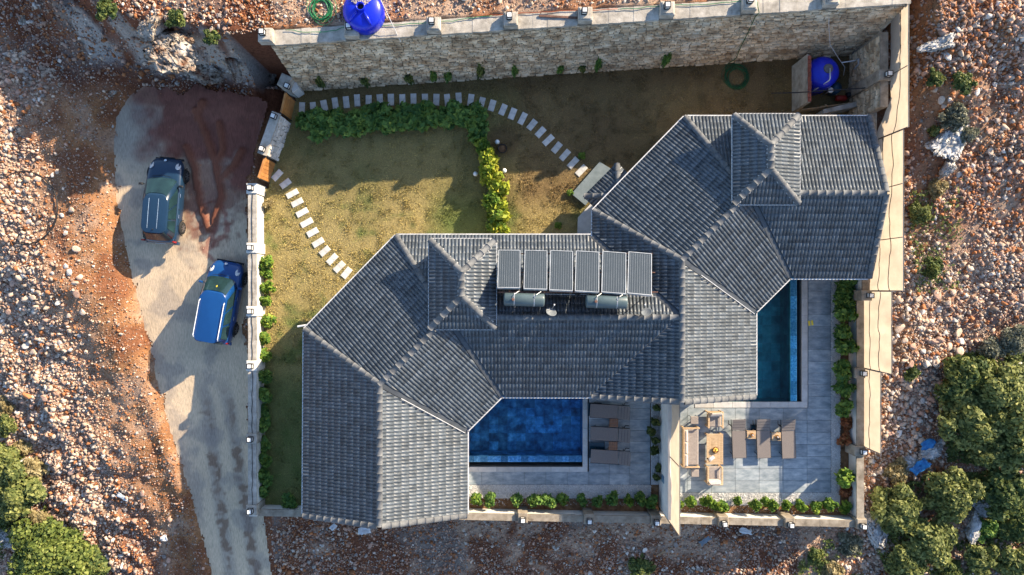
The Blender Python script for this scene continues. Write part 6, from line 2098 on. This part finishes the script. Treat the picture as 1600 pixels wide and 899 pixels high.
# hedge below the stepping path, and its branch down the lawn
HED = [(478, 190, 17), (499, 196, 19), (519, 193, 20), (541, 198, 20), (562, 190, 19), (584, 184, 19), (606, 187, 18), (628, 181, 17), (650, 184, 18), (672, 180, 17), (694, 184, 18), (716, 178, 18), (737, 181, 18), (748, 197, 17)]
for i, (a, b, r_) in enumerate(HED): shrub(a, b, r_ * k_ * 1.12, .62 + .25 * random.random(), 'hedge', f'leafy hedge shrub, {nth(i)} from the wooden gates in the row below the stepping path', 'hedge shrubs below the stepping path')
HV = [(750, 216, 12, 'hedge'), (755, 232, 13, 'fresh'), (761, 247, 14, 'yellow'), (766, 263, 15, 'yellow'), (770, 280, 16, 'yellow'), (776, 297, 16, 'yellow'), (772, 314, 16, 'fresh'), (777, 331, 17, 'yellow'), (777, 348, 16, 'fresh'), (781, 361, 13, 'yellow')]
for i, (a, b, r_, kd) in enumerate(HV): shrub(a, b, r_ * k_ * 1.1, .8 + .3 * random.random(), kd, f'bright yellow green hedge shrub crossing the lawn, {nth(i)} counting from the stepping path', 'hedge shrubs crossing the lawn')
# plants along the lane wall
LW = [(416, 412), (418, 428), (420, 448), (417, 470), (419, 500), (415, 530), (411, 556), (412, 588), (414, 617), (411, 642), (413, 664), (412, 693), (415, 718), (413, 745), (411, 768)]
for i, (a, b) in enumerate(LW): shrub(a, b, random.uniform(.3, .42), random.uniform(.45, .75), 'fresh' if i < 7 else 'hedge', f'small leafy plant along the inside of the lane wall, {nth(i)} from the gates', 'plants along the lane wall', .01)
shrub(452, 782, .38, .6, 'hedge', 'small leafy plant in the lawn corner beside the tiled gable', None, .0)
shrub(420, 318, .25, .4, 'dry', 'thin dry plant by the lane wall below the lower gate', None, .0)
B1 = [(743, 780), (765, 779), (808, 779), (837, 780), (857, 781), (880, 779), (908, 780), (932, 784), (955, 780), (980.5, 781), (1001, 779), (1018, 782.5)]
for i, (a, b) in enumerate(B1): shrub(a, b, random.uniform(.26, .36), random.uniform(.5, .8), random.choice(('hedge', 'hedge', 'fresh')), f'leafy plant in the bed below the deep blue pool, {nth(i)} from the tiled gable', 'plants in the bed below the deep blue pool')
B2 = [(1059, 786), (1080, 784.5), (1102.6, 783), (1114, 788), (1129, 791), (1152.5, 783), (1179, 789.5), (1197, 783), (1205, 790), (1228, 788), (1250, 789.5), (1275, 791), (1295, 789.5), (1320, 793)]
for i, (a, b) in enumerate(B2): shrub(a, b, random.uniform(.26, .38), random.uniform(.45, .7), 'fresh', f'leafy plant in the sunny bed below the dining set, {nth(i)} from the dividing screen', 'plants in the sunny bed below the dining set')
B3 = [(1319.7, 446), (1318, 468.7), (1316.5, 491), (1315, 517), (1318, 543), (1315, 580), (1316.5, 606), (1316.5, 636.5), (1319, 743)]
for i, (a, b) in enumerate(B3): shrub(a, b, random.uniform(.40, .52), random.uniform(.8, 1.1), 'hedge' if i < 8 else 'fresh', f'bushy green plant in the bed beside the fabric screens, {nth(i)} from the villa eaves', 'bushy plants beside the fabric screens')
for i, (a, b) in enumerate(((1323, 662), (1319, 686), (1321, 768))): shrub(a, b, .34, .45, 'red', f'withered reddish plant in the bed beside the fabric screens, {nth(i)} from the villa eaves', 'withered reddish plants', -.02)
BD = [(1024.6, 637), (1023.4, 659), (1017, 675), (1023.4, 688), (1023.4, 703), (1028.7, 732), (1025, 746)]
for i, (a, b) in enumerate(BD): shrub(a, b, random.uniform(.18, .27), random.uniform(.4, .7), 'dark', f'small dark plant in the pebble strip under the dividing wall, {nth(i)} from the eaves', 'dark plants under the dividing wall')
CL = [(505, 137), (572, 131), (640, 126), (680, 121), (700, 120), (750, 118), (805, 115), (875, 112), (908, 110), (933, 108), (1035, 100)]
for i, (a, b) in enumerate(CL):
    p = W(a, b, .2); t = shrub(a, b, random.uniform(.16, .26), random.uniform(.7, 1.5), random.choice(('hedge', 'dark')), f'climbing plant at the foot of the retaining wall, {nth(i)} from the gates', 'climbing plants on the retaining wall', 0, 'climbing_plant')
    t['category'] = 'climber'; t.location.x = p.x; t.location.y = float(wall_y(p.x)) - .02; t.rotation_euler = (R(-11), 0, random.uniform(-.3, .3))
for a, b, lb in ((910, 243, 'tuft of weeds on the brown lawn by the porch step'), (890, 302, 'bright weed on the sunny lawn patch by the porch'), (873, 352, 'small bright weed on the lawn by the side paving')): shrub(a, b, .2, .2, 'fresh', lb)

globe_m = mat('globe_lamp', (.78, .80, .80), rough=.3, bump=0)
for i, (a, b, w_) in enumerate(((777, 222, 'beside the black pot'), (788, 267, 'against the middle of the lawn hedge'), (743, 272, 'alone on the open lawn side of the hedge'))):
    p = W(a, b, .3); t = thing('globe_light', f'white globe garden light {w_}', 'garden light', (p.x, p.y, 0), 0, 'white globe garden lights')
    m = MB(); m.lathe([(.02, .17), (.075, .19), (.11, .25), (.12, .31), (.105, .37), (.06, .42), (.015, .43)], (0, 0, 0), 18); m.build('globe', globe_m, t, True)
    m = MB(); m.lathe([(.06, 0), (.05, .04), (.035, .18)], (0, 0, 0), 10); m.build('stand', trimblack, t)
p = W(785, 233, .15)
t = thing('plant_pot', 'black plant pot of dark earth beside the lawn hedge', 'plant pot', (p.x, p.y, 0))
m = MB(); m.lathe([(.17, 0), (.22, .28), (.235, .29), (.235, .32), (.2, .32), (.19, .24)], (0, 0, 0), 20, None, True, False); m.build('pot', trimblack, t, True)
m = MB(); m.lathe([(.195, .24), (.1, .26)], (0, 0, 0), 14, None, False, True); m.build('earth', bed_m, t)


# wild bushes and small trees
def tree(px, py, rpx, h, kind, label, cat='bush', group=None, seed=0, per=None, size=.125, lobes_n=None, spiky=.1, z=None):
    z0 = ground_at(px, py).z
    top = z0 + h * .55; p = W(px, py, top); r_ = rpx * (35 - top) / F_PX
    rr = random.Random(seed * 31 + px); t = thing('bush' if cat == 'bush' else 'tree', label, cat, (p.x, p.y, z0), 0, group)
    n = lobes_n or max(7, int(11 * r_))
    lobes = [(0, 0, h * .55, r_ * .55, r_ * .55, h * .42)]
    for k in range(n):
        a = 2 * pi * k / n * 1.0 + rr.uniform(-.4, .4); d_ = r_ * rr.uniform(.38, .74); s = r_ * rr.uniform(.19, .38)
        lobes.append((cos(a) * d_, sin(a) * d_, h * rr.uniform(.34, .74), s, s * rr.uniform(.8, 1.2), s * rr.uniform(.7, .95)))
    for k in range(max(2, n // 2)):
        a = rr.uniform(0, 6.28); d_ = r_ * rr.uniform(.05, .4); s = r_ * rr.uniform(.2, .34); lobes.append((cos(a) * d_, sin(a) * d_, h * rr.uniform(.72, .95), s, s, s * .8))
    cnt = per or int(2600 * r_ * r_ * .95)
    obj('crown', foliage('crown', lobes, max(350, cnt), size, kind, seed + 3, spiky=spiky), t)
    m = MB()
    for k in range(5):
        a = k * 1.26 + rr.random(); m.tube([(0, 0, -.2), (cos(a) * r_ * .12, sin(a) * r_ * .12, h * .25), (cos(a) * r_ * .4, sin(a) * r_ * .4, h * .5), (cos(a) * r_ * .65, sin(a) * r_ * .65, h * .68)], [.07 + .02 * r_, .055, .035, .012], 6)
    m.build('trunk', bark, t)
    return t


TREES = [
    (1500, 590, 42, 2.0, 'dark', 'dark olive bush at the edge of the boulder bank, uppermost of the big green thicket'),
    (1556, 615, 56, 2.6, 'olive', 'large olive green bush in the thicket, its crown reaching the picture edge side'),
    (1510, 655, 48, 2.2, 'olive', 'olive green bush overhanging the boulders and the smaller blue tarpaulin'),
    (1585, 690, 48, 2.4, 'olive', 'round olive bush at the picture edge, level with the blue tarpaulin'),
    (1545, 705, 34, 1.8, 'olive', 'lower olive bush of the thicket above the white bedrock'),
    (1590, 635, 40, 2.3, 'dark', 'dark bush at the picture edge behind the large olive green one'),
    (1483, 772, 46, 2.2, 'olive', 'bright rounded bush below the longer blue tarpaulin'),
    (1400, 795, 42, 2.0, 'olive', 'bright bush close to the lower garden wall corner'),
    (1452, 846, 44, 2.1, 'olive', 'bright bush below the garden corner bush, in the middle of the lowest three'),
    (1418, 884, 34, 1.7, 'olive', 'bush cut by the lower picture edge, below the garden corner'),
    (1530, 872, 26, 1.4, 'olive', 'small round bush between two ribs of white bedrock near the lower edge'),
    (1588, 882, 34, 1.8, 'olive', 'bush in the lowest corner of the rocky slope'),
    (1572, 768, 44, 2.0, 'dark', 'dark bush between the thicket and the rounded white bedrock'),
    (1540, 828, 22, .8, 'hedge', 'deep green low bush beside the bluish bedrock rib'),
    (1590, 822, 30, 1.5, 'dark', 'dark bush behind the pale slanting bedrock slab'),
    (1487, 895, 24, 1.1, 'dark', 'dark low bush at the lower edge below the bedrock rib'),
    (1585, 530, 26, 1.1, 'grey', 'greyish dry bush above the thicket at the picture edge'),
    (1548, 545, 24, 1.0, 'grey', 'greyish dry bush above the thicket beside the pale rib of rock'),
    (1517, 570, 20, .9, 'dark', 'small dark bush between boulders and greyish bushes'),
    (1495, 618, 16, .6, 'dry', 'tan dry round bush between boulders and thicket'),
    (1425, 585, 14, .5, 'dark', 'small dark shrub among the boulders'),
    (1457, 420, 20, .9, 'dark', 'green shrub beside the brown rubble near the middle screen'),
    (1437, 335, 20, .9, 'olive', 'green shrub close to the long fabric screen'),
    (1462, 122, 16, .7, 'dark', 'small dark shrub on the red earth above the grey shrub'),
    (1505, 130, 21, .9, 'dark', 'darker shrub beside the brown rubble on the upper slope'),
    (1490, 185, 26, .8, 'grey', 'grey green shrub growing over lichen grey bedrock'),
    (1510, 210, 18, .7, 'grey', 'small grey shrub at the lower side of the lichen grey bedrock'),
    (1465, 295, 18, .6, 'dry', 'dry yellowish shrub below the curved white rib'),
    (1460, 205, 10, .4, 'olive', 'tiny olive shrub between red earth and bedrock'),
    (1400, 735, 24, .7, 'dry', 'dry brownish shrub beside the end of the lowest screen'),
    (1328, 852, 22, .8, 'grey', 'spiky grey green plant below the pool garden wall corner'),
    (1275, 868, 16, .6, 'dark', 'dark low bush below the pool garden wall near the corner'),
    (1300, 890, 20, .6, 'dry', 'dry yellow shrub cut by the lower edge below the wall corner'),
    (1000, 885, 22, .7, 'dark', 'dark bush on the rubble strip below the pool gardens'),
    (78, 868, 66, 2.4, 'lime', 'large light green bush at the lower edge beside the lane bank'),
    (140, 885, 34, 1.4, 'dark', 'dark green bush in the shade beside the large light green one'),
    (30, 770, 40, 1.9, 'olive', 'olive green bush below the dry brown ones on the lane bank'),
    (8, 725, 34, 1.7, 'olive', 'olive green bush cut by the picture edge above its twin'),
    (52, 735, 24, 1.1, 'dry', 'dry olive brown bush between the green bushes and the rubble'),
    (12, 665, 20, 1.0, 'olive', 'small olive bush at the picture edge beside bluish stones'),
    (38, 700, 16, .6, 'dry', 'small dry bush among pale stones at the bank foot'),
    (6, 635, 16, .8, 'dry', 'dry yellow bush at the picture edge where the bank begins'),
    (58, 812, 20, .8, 'dry', 'brown bush just above the large light green one'),
    (6, 812, 22, 1.2, 'dark', 'dark bush at the picture edge above the bluish bedrock'),
    (275, 30, 18, .6, 'dark', 'dark weeds above the white rock face on the slope'),
    (165, 15, 20, .6, 'dark', 'dark weeds on the upper slope near the top edge'),
    (330, 60, 14, .4, 'dark', 'small dark weeds beside the white rock face'),
]
for i, a in enumerate(TREES):
    kd = a[4]
    tree(a[0], a[1], a[2] * 1.06, a[3] * .72, kd, a[5], seed=i, size=.135 if a[3] > 1.2 else .10, spiky=.15 if kd != 'grey' else .5)

# low scrub and creepers between the bushes of the rocky slope
ux, uy, uz, us = [], [], [], []
for poly, cnt in (([(1475, 555), (1600, 540), (1600, 735), (1480, 720), (1462, 660)], 5200), ([(1378, 765), (1480, 735), (1600, 740), (1600, 899), (1390, 899), (1362, 850)], 6500), ([(0, 690), (70, 700), (75, 800), (160, 870), (150, 899), (0, 899)], 3200), ([(1420, 300), (1500, 280), (1500, 450), (1430, 460)], 700), ([(1260, 845), (1340, 835), (1350, 899), (1240, 899)], 800)):
    wp = [ground_at(a, b) for a, b in poly]
    X = rng.uniform(min(p.x for p in wp), max(p.x for p in wp), cnt * 3); Y = rng.uniform(min(p.y for p in wp), max(p.y for p in wp), cnt * 3)
    k = in_poly(X, Y, wp) & (fbm(X * 1.1, Y * 1.1, 151) + rng.normal(0, .04, X.shape) > .49)
    X, Y = X[k][:cnt], Y[k][:cnt]; ux.append(X); uy.append(Y); uz.append(terrain(X, Y) + rng.uniform(.02, .28, len(X)))
ux, uy, uz = map(np.concatenate, (ux, uy, uz)); n = len(ux)
P = np.stack([ux, uy, uz], -1); Nn = rng.normal(0, .6, (n, 3)) + np.array((0, 0, 1)); Nn /= np.linalg.norm(Nn, axis=1)[:, None]
U = np.cross(Nn, rng.normal(size=(n, 3))); U /= np.linalg.norm(U, axis=1)[:, None]; V = np.cross(Nn, U); sz = rng.uniform(.05, .12, n)[:, None]
vs = np.stack([P - U * sz, P + V * sz * .5, P + U * sz, P - V * sz * .5], 1).reshape(-1, 3)
obj('undergrowth', np_mesh('undergrowth', vs, np.arange(n * 4).reshape(-1, 4), LEAF['dark'], tone=np.clip(.25 + .5 * fbm(ux * 2, uy * 2, 153) + rng.normal(0, .15, n), 0.02, 1)), kind='stuff')
